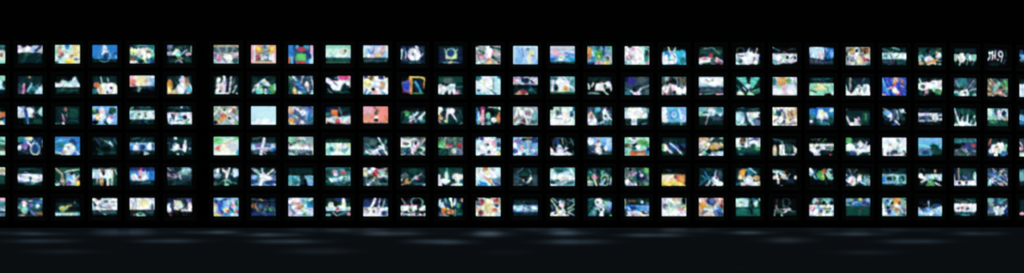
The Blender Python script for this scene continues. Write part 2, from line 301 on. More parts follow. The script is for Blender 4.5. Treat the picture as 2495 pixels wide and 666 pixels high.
1,22|mint panel|#k rd0,0,99,28 lt15,15,85,10,4 rm0,33,99,99 eY45,55,28,18 le20,55,35,50,5 le60,50,80,60,5 lD5,70,30,80,6 ek80,92,20,8 ew92,88,6,8 lm40,75,90,70,7 eM15,90,14,8 rM60,36,99,44
1,23|pale post and snowy ground|#d ln30,10,95,20,10 lU20,5,22,60,7 lg18,20,20,70,7 lw0,40,10,90,8 qw0,70,30,80,50,40,60,40,65,60,70,40,95,40,99,99,0,99 lt65,30,75,10,6 ek23,78,5,8 lk55,80,60,60,4 lT80,50,75,80,5 ls50,55,60,45,5 lU45,93,65,93,4 rk45,97,60,99
1,24|violet and orange collage|#i lc5,10,15,70,10 eU55,15,12,16 eO50,35,8,10 lp25,60,50,50,9 eW52,70,10,16 ep40,55,8,8 lh15,60,30,95,8 lr60,85,70,95,10 ep8,95,10,9 lV70,50,80,90,10 lu80,10,85,40,7 lG95,30,92,90,4 eB25,25,6,10 lb30,40,15,55,6 ep65,80,6,9 eO80,25,6,10 lp75,45,90,55,5 lV35,5,25,25,8 ^20
1,25|white dunes over green|#d lw5,10,15,35,6 qw0,35,50,20,99,15,99,65,60,60,20,70,0,65 ek45,15,10,12 eG20,50,10,10 le60,75,99,70,8 ee85,80,10,10 ek55,85,14,12 lp30,80,25,99,8 ep35,75,10,10 ln55,10,90,10,6 lD5,85,25,95,7 em65,62,8,8 rk15,70,28,90
1,26|grey fan over pale table|#S et35,20,22,25 lg85,15,65,55,6 lG95,20,75,60,6 lT10,20,25,55,6 ew45,85,20,22 qC0,75,20,70,30,99,0,99 et12,90,12,10 eG50,80,6,6 ll70,65,99,58,6 eE80,80,8,10 em90,92,10,8 lk0,55,40,60,8 lC55,60,65,90,6 ^14
1,27|tan and green rays|#G lU0,10,30,50,9 lO5,40,15,60,7 lU0,55,40,80,9 eT40,50,14,20 em55,30,8,12 lp55,70,90,99,9 lU60,65,99,50,7 ee80,30,14,16 ee88,50,10,14 ek50,95,10,6 eo15,85,10,8 lO50,75,65,65,7 lU15,5,40,45,5 ln45,0,60,15,7 ^20 lE70,15,80,45,6 lG20,70,40,95,6 lw40,40,50,60,4 lU70,45,95,55,5 lU25,20,50,55,7 lU0,80,30,92,7 lU40,75,85,95,7
1,28|pale blue panel|#d rC0,30,40,99 rw0,35,12,90 lB10,55,30,60,5
2,0|orange top over white|#k qU60,35,99,30,99,60,60,70 eO90,45,15,12 rW60,75,99,99 eb97,80,8,16 lG70,70,90,60,5
2,1|blue diver between pale triangles|#d qC0,0,55,30,60,60,0,62 ew48,30,16,20 ev22,8,10,6 lN32,15,42,90,12 li32,40,42,85,8 qT99,0,72,35,99,60 qC95,8,78,35,95,55 ls60,5,70,40,6 lp55,40,66,58,4 ew14,45,14,14 rk0,65,25,99 lB40,72,42,95,4 rE65,70,99,95
2,2|small pink figure, dark teal|#d ep42,20,6,9 er40,22,5,6 lp32,55,38,80,6 lw30,45,32,55,5 ew34,90,6,6 eP38,70,4,8 lT0,90,25,92,3 lt60,75,90,80,3 eE75,40,20,25 lg50,40,48,55,3
2,3|trees and yellow figure, blue|#B eE15,35,14,18 ee10,25,8,10 eY25,60,10,18 ew40,45,10,35 eD78,28,15,18 rp60,50,80,62 ew70,80,12,16 ek15,85,12,10 ew10,55,10,10 lE50,80,60,95,8 ls55,30,60,55,7 lE90,35,70,30,6 ep35,30,6,10 eo22,50,6,6 ^20
2,4|white band with grey symbols|#d lt20,12,80,8,5 rM0,25,99,70 eG40,45,6,7 rS60,35,68,58 ew80,45,15,15 rT25,22,45,28 ek25,15,12,6 lt60,75,75,95,5 lT5,20,15,10,8 rl88,30,99,68 eB10,50,8,12
2,5|white stage below pale dot|#d lt15,10,85,8,4 ew58,10,4,6 rw2,35,98,95 lw0,35,20,95,8 qS15,40,35,50,30,80 ep30,42,7,8 ed70,60,9,11 lG40,80,60,75,5 lt20,60,12,90,6 eB50,60,10,14 lG75,85,85,70,5 lk0,60,5,95,6 ew85,50,8,12 lT40,90,90,90,4 ^14
2,6|tan petals on dark blue|#g lY25,10,35,40,9 ew42,35,12,18 ek43,22,5,7 lo20,80,45,60,14 eO40,50,10,12 lW55,40,80,10,9 lY60,50,75,80,8 eu80,25,8,14 ll75,45,95,65,7 lY50,20,60,50,7 lw65,70,80,99,9 le90,80,99,95,7 ed62,65,6,8 lM35,95,45,75,7 ek10,85,8,10 lw0,50,15,30,6 rG90,0,99,20 le88,30,99,45,6 ^20
2,7|blank glowing white|#C rw25,30,75,80 rC0,0,99,25 eC50,45,35,25 rw5,82,95,97 lT0,88,6,70,2
2,8|white plume on blue, orange|#s eU10,20,14,22 lw35,15,55,35,12 ew58,35,12,18 eG50,20,6,5 eo12,75,14,12 eY20,92,12,8 lB75,30,70,70,10 lb85,20,85,90,8 lw30,60,60,85,5 et92,75,8,20 ls45,70,35,90,6 ew55,85,8,9 lV70,0,90,15,9 lw20,45,40,60,5 lE85,95,99,85,6 ll20,5,40,15,6 ^20
2,9|orange block above white snow|#n rd60,0,99,45 qx22,20,50,22,48,52,22,50 qo26,22,48,22,48,30,26,30 ek53,45,5,9 ls55,10,65,50,7 qW0,60,60,55,99,50,99,90,0,90 ew35,62,15,10 er47,80,10,16 ep85,88,10,7 eM80,65,15,12 lS10,85,30,90,6 rt0,35,20,55 ek15,95,12,6
2,10|dark figure on salmon pink|#a rp0,0,40,40 lG45,5,60,30,6 eG52,38,6,12 ew52,60,8,8 ek52,72,8,8 lO90,50,80,75,5 lU0,80,99,80,3 rk0,87,99,99 eU20,50,6,20 lO85,50,95,70,4
2,11|white scrawl on dark green|#k rD0,28,99,88 ee25,38,12,14 lk10,70,15,40,10 lw40,75,65,35,10 ew45,60,10,12 lw70,65,95,35,8 ew78,60,8,10 lC50,40,60,80,6 em85,75,10,8 eP42,88,8,6 lB60,85,65,70,5 rk0,90,99,99 rt80,70,99,85
2,12|bold white symbol, orange glow|#d rw0,5,10,45 ew12,20,9,14 lw40,15,35,80,12 ew52,25,15,15 lw55,40,70,65,9 lC68,60,75,80,5 eU12,60,10,14 eO8,50,6,8 lp5,75,15,90,8 eY32,80,8,10 en22,40,8,16 lE78,50,80,75,8 lS85,25,99,70,8 eE25,90,14,8 lT85,90,99,85,5
2,13|pink pillar and red edge|#d lb5,10,10,90,10 lC14,30,14,90,7 rP22,0,36,99 rp24,20,35,99 ep25,65,8,25 lw18,60,30,99,4 ek60,30,22,18 em50,50,9,18 ew72,70,12,14 qO80,55,95,20,99,80,85,85 lM50,5,90,8,6 eT50,88,12,10 ek80,88,8,8 lN2,5,2,90,6 rw90,2,99,20 lt40,60,55,75,6
2,14|grey branches, maroon heart|#g lw25,10,10,60,12 lW50,15,30,50,8 lu5,75,15,60,8 eW30,30,12,15 lr50,40,65,35,6 ow60,35,18,22,6 lw50,60,60,90,9 eR45,75,7,12 lw10,95,30,65,6 eT88,60,14,35 lw65,80,85,70,5 lG20,20,30,60,4 ek35,95,15,6 rG70,70,95,90 ^7
2,15|pale snowy peaks|#M qw0,99,15,40,30,5,40,45,50,20,60,2,75,40,90,99 lg30,20,20,70,5 eG30,35,8,14 lG42,5,42,40,6 ew25,80,25,18 lp68,40,65,55,5 eN85,40,7,16 lT90,30,95,60,5 lg60,85,80,70,4 rt88,0,99,25 lT15,60,50,65,4 eW60,40,12,20 rk0,0,15,20 ^6
2,16|white shapes, cyan window|#S qw0,55,15,25,35,60,40,99,5,99 ec42,18,12,14 lS25,20,55,80,7 eO17,50,6,12 lU5,40,15,35,6 ew70,30,10,20 eM75,55,14,20 eG72,50,6,8 lC45,90,65,75,7 et80,85,14,12 ew25,80,15,18 lw85,55,99,70,6 en85,15,12,10 ek50,70,5,6 rl60,75,70,85 ^14
2,17|glowing white table shape|#d rC0,8,14,62 rw12,8,88,62 ew50,12,38,8 rw28,60,50,97 lp38,35,48,35,4 lp62,38,75,38,4 eG15,94,7,5 lg70,92,85,88,5 lT92,8,96,32,5 lY48,48,72,48,4 rT88,15,92,60
2,18|light blue rings|#B rB0,0,99,80 ew12,40,13,38 oc50,42,22,32,6 ob50,42,15,22,3 oC50,42,9,13,4 lw68,12,80,65,7 ow84,60,10,14,4 rc25,3,62,14 rD0,80,99,99 rE0,80,20,97 lM75,78,78,97,4 ll85,50,95,55,6 eW15,72,12,12 ls22,30,28,60,3
2,19|pink pole across teal|#S rT0,0,99,40 lw45,5,28,99,8 lp42,40,30,95,4 ew50,25,14,14 eU50,5,10,8 em10,38,10,12 rk20,28,40,34 lC60,40,75,10,8 eC85,40,8,8 et80,15,15,14 rd0,52,99,99 lp38,45,30,95,5 rS55,55,99,70 lw20,45,60,45,5
2,20|white swirl on steel blue|#d lt15,10,35,5,5 lG60,15,90,10,6 qT0,28,40,28,45,99,0,99 eC15,55,14,22 oC15,60,18,30,6 qw40,30,99,28,99,55,70,60,60,90,50,70 rs60,65,99,99 lw55,60,70,95,8 eS95,45,6,10 lw15,95,30,75,9 lS40,30,40,85,6 lT65,55,85,70,4 ew75,40,15,10
2,21|cream and pink mosaic|#W lG20,15,30,45,8 eS25,35,12,14 ls40,20,55,50,8 ev35,20,8,8 eM10,30,8,20 eU75,35,16,20 lr5,75,20,65,5 eG45,75,8,10 lY55,40,60,85,8 lu70,70,85,55,6 ep85,80,10,10 lG50,90,95,85,5 ew35,65,8,14 ev50,55,5,8 lT35,85,50,95,6 rU90,0,99,60 ^20 lG5,40,20,42,4 lR75,25,80,50,4 lG60,15,70,35,4 lk25,30,30,40,5 lG20,80,30,95,4
2,22|white group on blue|#t rb0,0,99,40 ew50,40,12,28 lw40,20,35,60,12 ew65,45,10,20 eY52,30,8,12 eC88,18,10,10 rd0,80,99,99 en25,70,10,14 rS5,60,20,85 et60,85,20,12 eW10,75,6,8 rn0,0,30,10 lw45,50,50,75,6 ln60,65,75,75,6 eE85,70,10,18 lt30,80,45,95,5 lT75,85,80,95,4
2,23|white crescent on dark|#k rd0,20,99,99 eG5,15,5,8 lw5,50,20,90,9 rw28,60,50,95 eW40,85,18,12 ep52,62,6,10 rE65,30,90,80 lN95,35,95,60,7 le80,35,80,65,6 ek30,70,6,10 lE55,85,90,95,5 qw20,90,60,90,60,99,25,99 lG60,70,60,85,4
2,24|violet-white spray on black|#k qS5,30,50,10,90,20,60,85,40,70 ew30,40,12,16 eB20,30,15,15 ls55,15,45,60,8 ew80,20,8,12 lw40,55,35,70,7 ll60,20,65,60,6 lw52,70,68,90,8 eN50,90,14,10 lC70,15,95,30,5 eE85,60,10,12 lt15,20,5,50,6 eN20,60,10,10 lg0,5,20,15,4
2,25|narrow lavender band|#k ld10,15,95,8,10 rl0,30,99,48 rs0,45,60,75 lw5,45,35,40,5 ek20,58,14,5 lw60,60,95,62,12 ew70,50,12,12 lk45,50,60,70,5 rl0,68,30,76 lE35,85,80,90,3 eM70,72,8,4 ll40,70,60,70,5 rs80,30,99,40
2,26|white grasses below green|#d eD45,25,30,22 lw5,10,15,60,7 lM15,50,25,90,10 ew40,85,25,15 lC30,85,40,50,7 lw60,40,55,85,8 lC90,45,70,85,8 lT10,80,5,99,8 rw0,88,99,95 lS50,60,45,75,5 ek32,45,5,14 eG85,65,10,10 ew95,85,6,12 lE75,20,90,35,6 ^14
2,27|pale mint group over green|#E rT0,2,99,66 eM12,25,12,22 em20,55,18,12 en42,15,10,14 eG45,25,6,25 ew55,40,10,28 en75,28,12,14 lM40,60,55,55,8 ow80,35,16,25,6 lY60,45,75,60,6 eU92,55,6,12 ee30,75,20,8 lk0,67,99,67,3 rE0,78,99,95
2,28|blue and white edge|#d rB0,35,30,60 rb0,68,30,85 lC0,60,25,65,6
3,0|mint green, dark red spot|#G ee85,25,15,20 rm75,0,99,40 eR97,65,8,10 rM75,75,99,99 lE80,50,99,60,8 lE78,20,95,30,5
3,1|yellow ring on navy|#n et15,15,20,18 rb25,5,50,40 eY46,12,16,10 lw5,60,25,45,14 ev28,52,14,18 ew10,60,8,14 lw40,30,55,50,10 eN70,62,14,26 oY70,65,17,30,5 oM68,62,17,30,3 lb65,20,80,60,8 lN85,5,85,45,8 lC97,20,98,55,4 rd0,82,45,99 lY40,12,55,25,7 lS15,75,45,85,8
3,2|white dome under blue sky|#b lc20,25,60,15,8 et25,45,20,12 eN70,25,12,12 ew58,65,24,30 ew50,88,20,10 eU38,80,8,10 eS75,35,10,8 qM0,75,35,85,35,95,0,92 lw65,60,99,95,9 rk0,92,25,99 rC85,88,99,97 lt25,50,35,55,8 lB5,30,25,15,6 ev48,8,8,6 er32,85,4,5 eg55,60,6,8
3,3|faint grey streak, dark teal|#d ek15,55,14,35 lS15,12,30,40,8 lS30,10,50,25,7 lT50,22,72,42,6 lC68,30,80,50,7 eg50,24,5,5 lE20,60,45,95,5 lt25,92,40,92,4 lE60,62,90,60,7 eE80,85,14,8 en80,12,14,8 lt85,15,95,40,6 ek55,65,20,12
3,4|blue and white band|#d rB0,33,99,72 lt15,15,40,10,5 lt50,30,60,15,5 ew25,60,20,14 ew80,50,12,20 eN50,55,12,14 rb0,50,15,72 lC60,80,75,90,7 ew65,92,8,5 lw30,35,40,55,8 rk40,78,55,99 lS90,40,90,70,6 eB15,40,10,8
3,5|small white winged figure|#d ew35,10,7,8 lw35,40,28,70,14 ew38,55,14,18 ek55,50,5,10 lw72,25,70,75,11 ew70,55,9,18 lC15,70,40,65,6 lt5,35,30,45,6 lS80,60,95,70,7 ew43,92,5,6 eg62,95,4,5 lw50,65,65,70,6 ln15,20,20,50,8 eB90,65,6,8
3,6|orange blob on pale mint|#M rm0,0,70,12 ef20,25,18,16 lm5,40,40,20,8 qa8,70,12,52,30,45,68,22,45,62,25,78 qO10,66,16,55,32,52,30,70 qU30,50,60,28,50,45 eW60,65,35,28 el75,55,18,22 ew30,92,35,10 rm75,0,99,18 eh96,85,8,18 rC90,30,99,70 lf88,5,99,12,6 lg65,25,85,18,3
3,7|white slash across blue band|#d rs0,35,99,75 eC12,58,10,14 ev30,50,12,16 lw52,12,40,95,13 rs55,38,90,65 eC85,55,8,14 lp45,65,60,75,8 ll25,60,75,62,8 lG10,15,35,10,6 lw45,75,58,90,6 lk60,85,95,80,8 eG20,85,14,6 lG35,5,48,10,4 eb85,70,10,8
3,8|grey street, pale glowing strip|#g em12,15,14,14 lf15,20,30,18,6 lG15,40,60,15,6 lG40,25,80,10,4 eT80,15,15,10 el55,12,18,8 rW25,42,70,66 ep60,55,25,12 lw5,58,95,62,12 lk2,30,15,48,5 rS40,75,99,99 lT30,88,70,76,5 lM5,85,25,99,7 rG0,72,28,82 lw92,50,99,95,5 lG55,22,70,38,4 lg70,88,90,95,5 lt0,70,30,90,4 ^7
3,9|pale mint strip under black|#k rE0,18,99,28 rM0,33,99,99 em20,75,20,20 et25,65,8,12 eY50,55,12,18 lt75,75,85,60,6 eT70,75,8,14 rY85,38,99,50 ew45,88,30,10 lg50,45,55,75,4 lc8,70,20,90,6 ew60,50,20,14
3,10|white star shape on slate|#S rd30,0,99,50 lT15,40,40,70,5 lw60,10,80,50,7 ew70,55,10,12 lw78,55,95,98,8 lw75,60,40,75,7 ew45,85,14,10 eM25,80,14,16 eN68,75,8,8 eG40,30,16,18 lG40,20,55,30,4 lT90,20,85,40,5 lG5,50,30,85,6 lt5,85,20,90,8 lw55,75,65,95,7 ^14
3,11|white mane, grey eye|#G qw0,5,25,15,60,10,70,20,65,60,50,70,45,55,0,55 eG25,38,12,8 ew55,30,20,20 og60,40,16,20,5 ek60,35,5,10 eu90,12,10,10 lw45,60,50,85,12 lt20,65,15,95,10 eN25,80,10,12 lw80,40,99,10,5 eM85,65,12,10 lw70,75,95,99,7 eE75,70,10,10 rp60,45,75,55 lw5,95,20,85,6 ep55,72,7,6 ^14
3,12|green and red flower bed|#G ee15,45,18,22 lg30,5,25,45,6 lT40,5,42,30,5 em12,55,10,8 er45,45,14,8 lp30,55,55,50,6 le65,10,68,40,8 rE0,75,40,95 el62,75,10,16 er85,50,10,12 ev88,80,12,12 lk0,62,40,70,8 lG70,20,90,10,6 lT70,60,90,70,5 rG50,85,75,97 eE20,70,12,8 er88,40,5,8 ^20
3,13|white snowman shape|#C qw10,95,25,50,40,10,60,10,80,70,85,95 ew50,25,18,20 eS48,42,7,7 eN52,78,6,8 ep72,35,10,14 lY5,40,15,50,6 eV25,10,8,10 rN0,0,15,15 rn80,0,99,10 eN90,40,8,14 ey92,88,8,8 lt85,65,95,75,6 lg5,60,25,70,6 rw20,45,45,75 lN20,98,35,90,6 lT70,10,95,20,6 lw5,95,20,90,6 ^7
3,14|lavender and blue medley|#B oC35,45,25,32,6 ev20,25,16,12 eg38,45,8,8 eN85,18,14,18 eu60,10,12,10 ep35,60,10,12 eV10,75,10,14 eC60,80,12,12 lY55,30,65,40,6 lv75,50,65,80,7 le92,55,92,70,7 lp75,60,90,95,6 ew10,45,7,15 ew30,85,8,10 eS45,90,8,8 ed45,15,12,8 lw10,95,25,85,6 ev90,90,8,8 ^20
3,15|white feathers on black|#k oS40,35,25,35,6 eN30,28,8,14 lt30,8,60,12,5 lC48,12,53,38,4 lt80,10,92,40,6 ew38,65,12,22 qw1,98,0,50,10,62,20,80,26,55,36,36,46,48,55,70,62,52,74,58,62,72,86,86,78,99 ek60,76,5,4 lG92,75,90,95,8 ea3,60,4,8 lG75,35,92,20,4 ew75,90,12,7 lk22,60,24,80,4
3,16|cream figure, blue sky|#S qB5,0,99,0,99,70,60,60,40,45,5,40 ew15,25,12,20 eW45,40,10,14 lp42,10,38,55,8 ew45,72,15,20 eS60,55,8,10 rC75,10,95,45 eB85,60,12,14 qn0,60,30,65,45,90,20,99,0,99 ek65,80,7,10 lg20,75,45,85,5 ew75,60,6,14 lG60,85,95,90,8 eu45,25,5,6 rk0,92,99,99
3,17|orange table below mint garden|#m lw20,5,40,20,12 ee70,30,20,16 ek40,40,10,12 lw35,35,55,15,7 ev38,10,8,6 ew55,50,10,14 eG10,45,10,10 eT5,75,10,14 rr26,72,88,98 rO22,80,90,98 eU60,90,20,8 eE40,60,10,6 lu10,50,25,40,5 eN95,65,8,14 eb90,80,7,8 lM80,5,99,30,6 eO40,85,14,8 le88,45,99,40,6 ^14
3,18|white slanting stripes on navy|#d rN20,36,97,74 eY12,55,14,20 ee5,58,5,16 lw36,34,78,84,8 lC42,42,70,74,4 lz66,36,97,72,7 lw20,54,40,84,11 qd0,82,40,86,75,88,99,78,99,99,0,99 lS94,38,97,46,4 lm78,84,84,97,3 ld15,12,60,14,4 qk55,32,66,32,97,66,97,76,90,76
3,19|cream and tan leaves|#G eU20,15,25,12 eW15,40,16,22 lw55,5,25,85,9 eY30,40,10,12 eU70,45,20,16 eo58,55,12,14 eE80,15,18,12 lk45,30,60,20,6 ll10,65,25,60,7 lw0,95,30,80,8 ew65,88,16,12 eC88,85,12,14 em22,82,8,10 ek40,75,12,10 rw40,92,99,99 lY85,30,99,45,6 lk70,70,95,65,7 eM90,8,8,6 ^20
3,20|white figures over green grass|#E rw0,5,99,52 eu30,18,12,14 eU25,35,8,10 eE30,40,6,8 lw45,20,40,70,7 ls50,10,50,40,6 eE70,45,10,10 ev85,12,12,8 lN55,20,75,10,6 rE0,58,99,75 ee85,62,12,8 lD20,75,99,78,6 rd0,80,99,99 et25,90,10,5 em15,62,8,6 lM90,30,85,50,6
3,21|peach edge and white posts|#k lt0,10,35,20,6 ld0,25,99,20,8 eU10,70,11,28 lW10,45,12,95,8 rw28,40,50,95 lM40,25,38,95,6 rE55,35,78,80 qw80,40,95,60,99,85,85,80 rC50,85,90,95 lg40,55,40,80,5 lS60,90,80,85,4 lw5,95,20,97,5 eG65,60,8,15 lt30,20,45,35,6
3,22|white slab, red line|#k lG10,15,50,10,4 le55,25,68,10,5 lg40,10,38,20,4 rw0,35,99,68 eG35,55,10,8 rR60,48,80,52 rG65,52,99,65 qw0,65,45,65,45,98,20,85 el30,88,12,10 ed60,80,20,10 er85,92,6,6 lm85,72,99,60,5 ew15,50,14,12 lG80,45,95,48,5
3,23|white crowd, green corner|#d ee12,15,14,18 qw0,40,25,30,45,35,60,15,75,40,85,20,99,45,99,75,65,80,50,95,30,70,0,75 eG38,35,10,7 eS45,50,8,10 ek90,35,6,8 lS40,80,45,99,8 lg25,70,45,75,6 lG55,60,70,50,4 em95,88,6,4 lE75,80,95,95,6 eM10,60,10,12 lM80,50,80,70,5 eN30,85,12,10
3,24|white sheet, purple marks below|#w lg62,10,75,30,6 eT68,18,9,6 eC20,30,12,14 eU35,40,5,8 rl25,75,80,88 eS50,75,14,8 eG25,85,6,10 lG85,70,98,85,7 ev40,90,8,6 qk85,95,99,80,99,99 eG2,75,3,20 lk0,95,12,99,5 eM70,55,15,10 ll80,5,95,20,6 lS30,82,70,86,4
3,25|dark palms by blue sea|#c rs0,58,52,85 rB5,5,99,30 lC0,40,45,50,5 eE68,62,18,22 eE85,80,20,22 lE50,45,70,40,5 rd55,85,99,99 eN30,80,14,12 rB85,40,99,58 lt40,90,55,80,6 lE60,35,65,80,5 rt0,88,50,99 lc20,35,60,20,4
3,26|dark blue mass, red disc|#S rt0,8,99,28 ek15,45,18,15 eN60,50,15,20 er85,42,12,8 lg10,68,15,65,8 lt25,10,70,15,6 lg35,60,65,85,6 lG30,90,70,80,8 eV55,45,12,18 lT85,70,95,75,6 eG15,85,16,10 lg60,75,50,60,6 eR80,92,8,5 lg65,80,60,95,5 ek40,35,10,8 ls75,70,95,60,4 ^14
3,27|white figure, red scarf|#d lO20,5,8,40,7 lr5,40,15,15,5 ew35,55,20,20 ew60,40,20,20 eW55,65,30,18 eO45,48,9,6 er42,50,5,4 em85,60,8,16 eb75,85,14,14 eN15,90,16,10 ew40,90,10,10 em90,40,6,10 et10,75,8,16 es90,80,8,10 ek60,15,14,10 ew20,70,12,14 lt65,95,70,70,6
3,28|pink spot on grey edge|#S lw0,20,15,40,8 ep10,55,12,10 rM0,75,30,99
4,0|cream corner over dark green|#D rM60,0,99,42 eU90,25,14,14 rW60,30,99,42 rE60,50,99,85 lk60,90,99,92,8
4,1|white curved band|#d lt10,15,60,10,4 ev35,28,8,4 qw0,40,50,35,99,40,97,72,75,80,20,80,0,68 eS52,58,6,8 lN50,75,55,60,4 rS30,75,55,95 et60,85,10,7 rk0,88,30,99 ln65,12,95,20,5 el20,50,12,8 lB5,75,30,78,5
4,2|sprays and yellow corner|#E lU5,10,30,40,7 lU30,35,35,95,10 lw40,30,60,20,6 lM50,20,95,15,5 rC45,35,80,95 eB58,60,14,16 ev55,85,12,10 ek65,35,8,6 eT10,90,14,10 eo90,85,10,16 lp80,70,95,45,8 ey88,88,8,12 lp20,60,28,80,8 lw8,95,15,90,8 lg15,50,25,60,6 ed15,60,8,14 eU35,75,6,20 ^14
4,3|two standing figures, green|#D rC0,12,80,60 rw20,15,70,55 lw25,50,15,95,6 eu43,20,7,14 eU37,75,8,22 lo38,65,40,99,8 ek45,35,5,10 lw60,20,62,95,12 lW78,20,78,90,9 rD85,10,99,99 lC90,15,95,40,6 lW65,60,60,99,6 rk48,70,56,99 rE0,65,18,99 eu75,10,5,8
4,4|red figure on bright blue|#N rb0,22,99,68 ew20,52,14,18 ew55,45,18,20 ep45,30,8,25 er42,55,7,8 eR38,12,8,10 lw60,20,70,60,8 eW45,65,20,8 eV55,15,8,10 lC10,40,25,60,5 rk30,72,60,80 rd0,72,99,99 lt40,85,80,80,5 ec75,35,10,8 rb78,30,99,65
4,5|grey diagonals on slate|#S lg5,10,40,50,6 lg45,50,60,40,5 eT70,20,25,20 ed45,15,14,10 lC60,20,95,15,5 lp5,45,35,55,5 lw50,40,55,65,4 rd0,65,99,99 lS20,90,60,85,5 lS30,75,95,70,4 lG70,45,99,40,7 lk10,25,30,30,7 lT45,35,55,25,6 ls0,35,15,40,7 ^14
4,6|white tunnel lines|#d eT15,35,20,25 ew25,20,14,12 eC85,30,18,22 lw40,10,50,40,10 lw62,10,52,50,10 ew52,40,6,20 en50,10,10,8 ek30,25,6,14 lM50,60,45,95,5 lC55,60,70,85,4 lT20,90,45,65,5 em52,92,10,8 eE30,85,10,10 rG0,75,15,99 lT55,75,90,85,4 lm40,70,65,70,5 ew10,45,8,8 lw90,20,80,50,7 ek70,20,5,15
4,7|white fairy on blue|#d rs0,42,99,99 lC15,20,45,45,7 lw45,10,48,40,8 ew48,55,12,25 lw88,15,60,45,8 lT95,25,70,55,6 lw45,60,38,98,13 ew70,60,14,12 lw60,70,65,60,8 rN60,70,99,88 eN15,75,14,20 lg5,10,30,25,6 eB15,55,12,12 lw90,92,99,90,8 lC5,92,30,88,5 lB50,90,70,95,6 lM20,12,35,25,4
4,8|two dim cyan blocks|#k rd0,5,99,38 rT0,45,46,99 rc3,50,40,75 et30,75,14,18 qB62,45,99,45,99,99,75,99,72,65 eN55,70,8,25 rd48,45,60,99 lC40,60,45,70,6 lt20,50,18,99,5 eT85,60,10,10 lM35,95,45,90,6
4,9|white foam on teal green|#t eE20,30,20,20 ep35,25,12,10 ew40,40,10,8 er68,30,14,8 lM80,50,60,50,6 eC40,65,28,10 lw15,75,50,72,5 eu70,35,8,6 eT85,65,10,14 lE5,60,20,80,8 lg60,15,90,25,5 eD80,85,16,12 rD0,82,50,99 lw90,45,95,65,4 lg70,85,80,75,4 eE85,15,10,10 ew60,55,10,5 eG25,12,10,6 ^14
4,10|red centre, white streak below|#G rW0,5,18,50 eY8,30,8,18 ew30,25,12,12 er52,25,10,14 ea50,45,16,10 lp60,20,95,10,8 lW45,55,75,50,7 em75,30,10,12 lk20,60,50,45,8 lw20,95,45,65,8 lC15,90,35,70,4 eS60,70,16,8 ed80,75,16,14 lT60,85,90,85,5 ew40,10,10,8 ek60,5,15,5 lu40,35,55,55,6 eR95,15,6,8 rS0,55,12,80 lW70,45,95,50,6 ^20
4,11|orange flame, pink dot|#d lT0,50,15,40,6 lw10,55,5,70,5 lo20,75,30,60,7 lU5,92,40,78,8 eo25,72,7,14 ew62,55,9,10 lP68,55,72,65,6 lw70,45,85,35,4 lM45,70,60,50,6 lg20,30,30,45,4 eE50,20,18,14 lE75,15,90,25,6 rS50,80,90,97 lt60,90,99,85,5 lw90,92,99,90,5 ln75,70,95,60,8 eG15,50,8,10 lG85,40,99,60,4
4,12|white ruins under dark green|#D lt38,5,32,55,8 eM35,45,8,22 lw5,45,15,95,10 rw0,40,12,99 ew25,75,18,16 ew75,55,20,22 lw40,80,50,60,9 ek60,70,7,8 eW80,55,8,12 qt85,70,99,60,99,99,85,99 ew75,92,25,7 lk20,90,30,99,8 en50,55,6,12 lw60,95,80,80,8 rw90,38,99,60 lE60,10,90,25,8 ek48,85,7,6
4,13|orange diamond on pale blue|#C eO40,10,9,14 lp60,5,75,15,6 ew25,35,22,22 ew65,35,22,20 lp30,45,50,62,8 qo42,62,62,55,64,85,55,85 la38,55,55,70,6 qb5,99,15,70,45,80,50,99 qs65,65,99,50,99,99,60,99 lB70,60,95,90,7 lV80,80,95,95,5 eY50,30,7,12 lw60,70,75,95,6 lM5,65,15,85,8 lC85,15,95,45,8 lU10,30,20,15,5 ^8
4,14|white hook shape, red spot|#d lg20,30,42,5,3 lt60,10,70,30,4 rS0,35,25,85 qw70,35,76,60,60,85,48,90,60,70,66,55 ek45,50,12,15 ep40,70,7,9 rS78,40,99,95 lg0,95,40,90,4 eE45,40,16,8 lt10,50,30,60,6 eE35,75,5,10 lt60,95,99,95,4
4,15|white cloud bank|#T et40,15,28,14 eE40,22,14,8 ew45,50,45,14 rw0,52,99,66 eW55,60,25,10 en15,80,10,8 lS50,85,90,80,8 lw5,92,25,95,7 lg35,75,65,80,7 lC45,90,70,70,6 lw80,10,95,45,7 lT70,95,95,85,8 eM10,30,10,20 eC65,30,15,8 rk0,0,15,8 eS30,70,8,6
4,16|magenta blossom, pale stalks|#d lS25,5,28,40,6 lt30,10,30,35,4 ep28,50,9,14 eP40,55,7,7 et10,35,10,14 em60,30,6,12 ed50,60,8,10 lS85,5,80,40,6 eO82,65,6,16 lW30,65,38,95,9 om70,70,14,28,5 rT0,70,25,99 eY12,75,8,8 lC55,95,70,60,8 eG90,75,8,18 lw95,50,90,90,5 lg72,35,85,45,6 lB50,90,60,75,6 eg12,85,8,8 ee5,55,6,10 ^14
4,17|grey clutter, two green discs|#G lp20,45,45,30,9 lg15,5,40,35,5 ek25,15,6,8 ef88,20,10,14 en65,50,18,22 el68,42,8,10 lg60,25,68,40,6 lE45,60,65,75,10 lw5,70,25,60,7 ew15,80,13,14 ew35,90,18,7 lk20,60,30,75,6 eE88,88,10,10 ee88,86,9,9 et40,60,10,8 lV85,55,90,75,6 lU40,40,30,50,5 eE55,15,10,10 ek55,85,6,8 lg5,55,30,45,5 ^20
4,18|bright yellow with orange block|#k rk0,0,99,34 rY0,38,80,97 qy0,60,55,72,99,90,99,99,0,99 eW20,58,16,16 qO50,38,93,38,92,88,62,72 eR55,50,6,12 eo78,60,9,14 ed96,60,4,20 lG20,15,40,20,3
4,19|blue rays and white burst|#d lb25,25,40,60,8 lb45,50,5,90,6 lt30,60,0,99,6 ew65,65,14,22 ew80,85,18,14 lw45,70,35,95,7 lC70,15,65,50,4 eE42,10,12,8 lw60,50,65,30,5 ll30,95,45,80,8 lN20,75,5,70,8 eS85,40,10,20 ed55,40,6,12 lB40,60,60,75,5 lw55,95,75,80,9 ek70,55,4,6 lc15,45,30,60,4
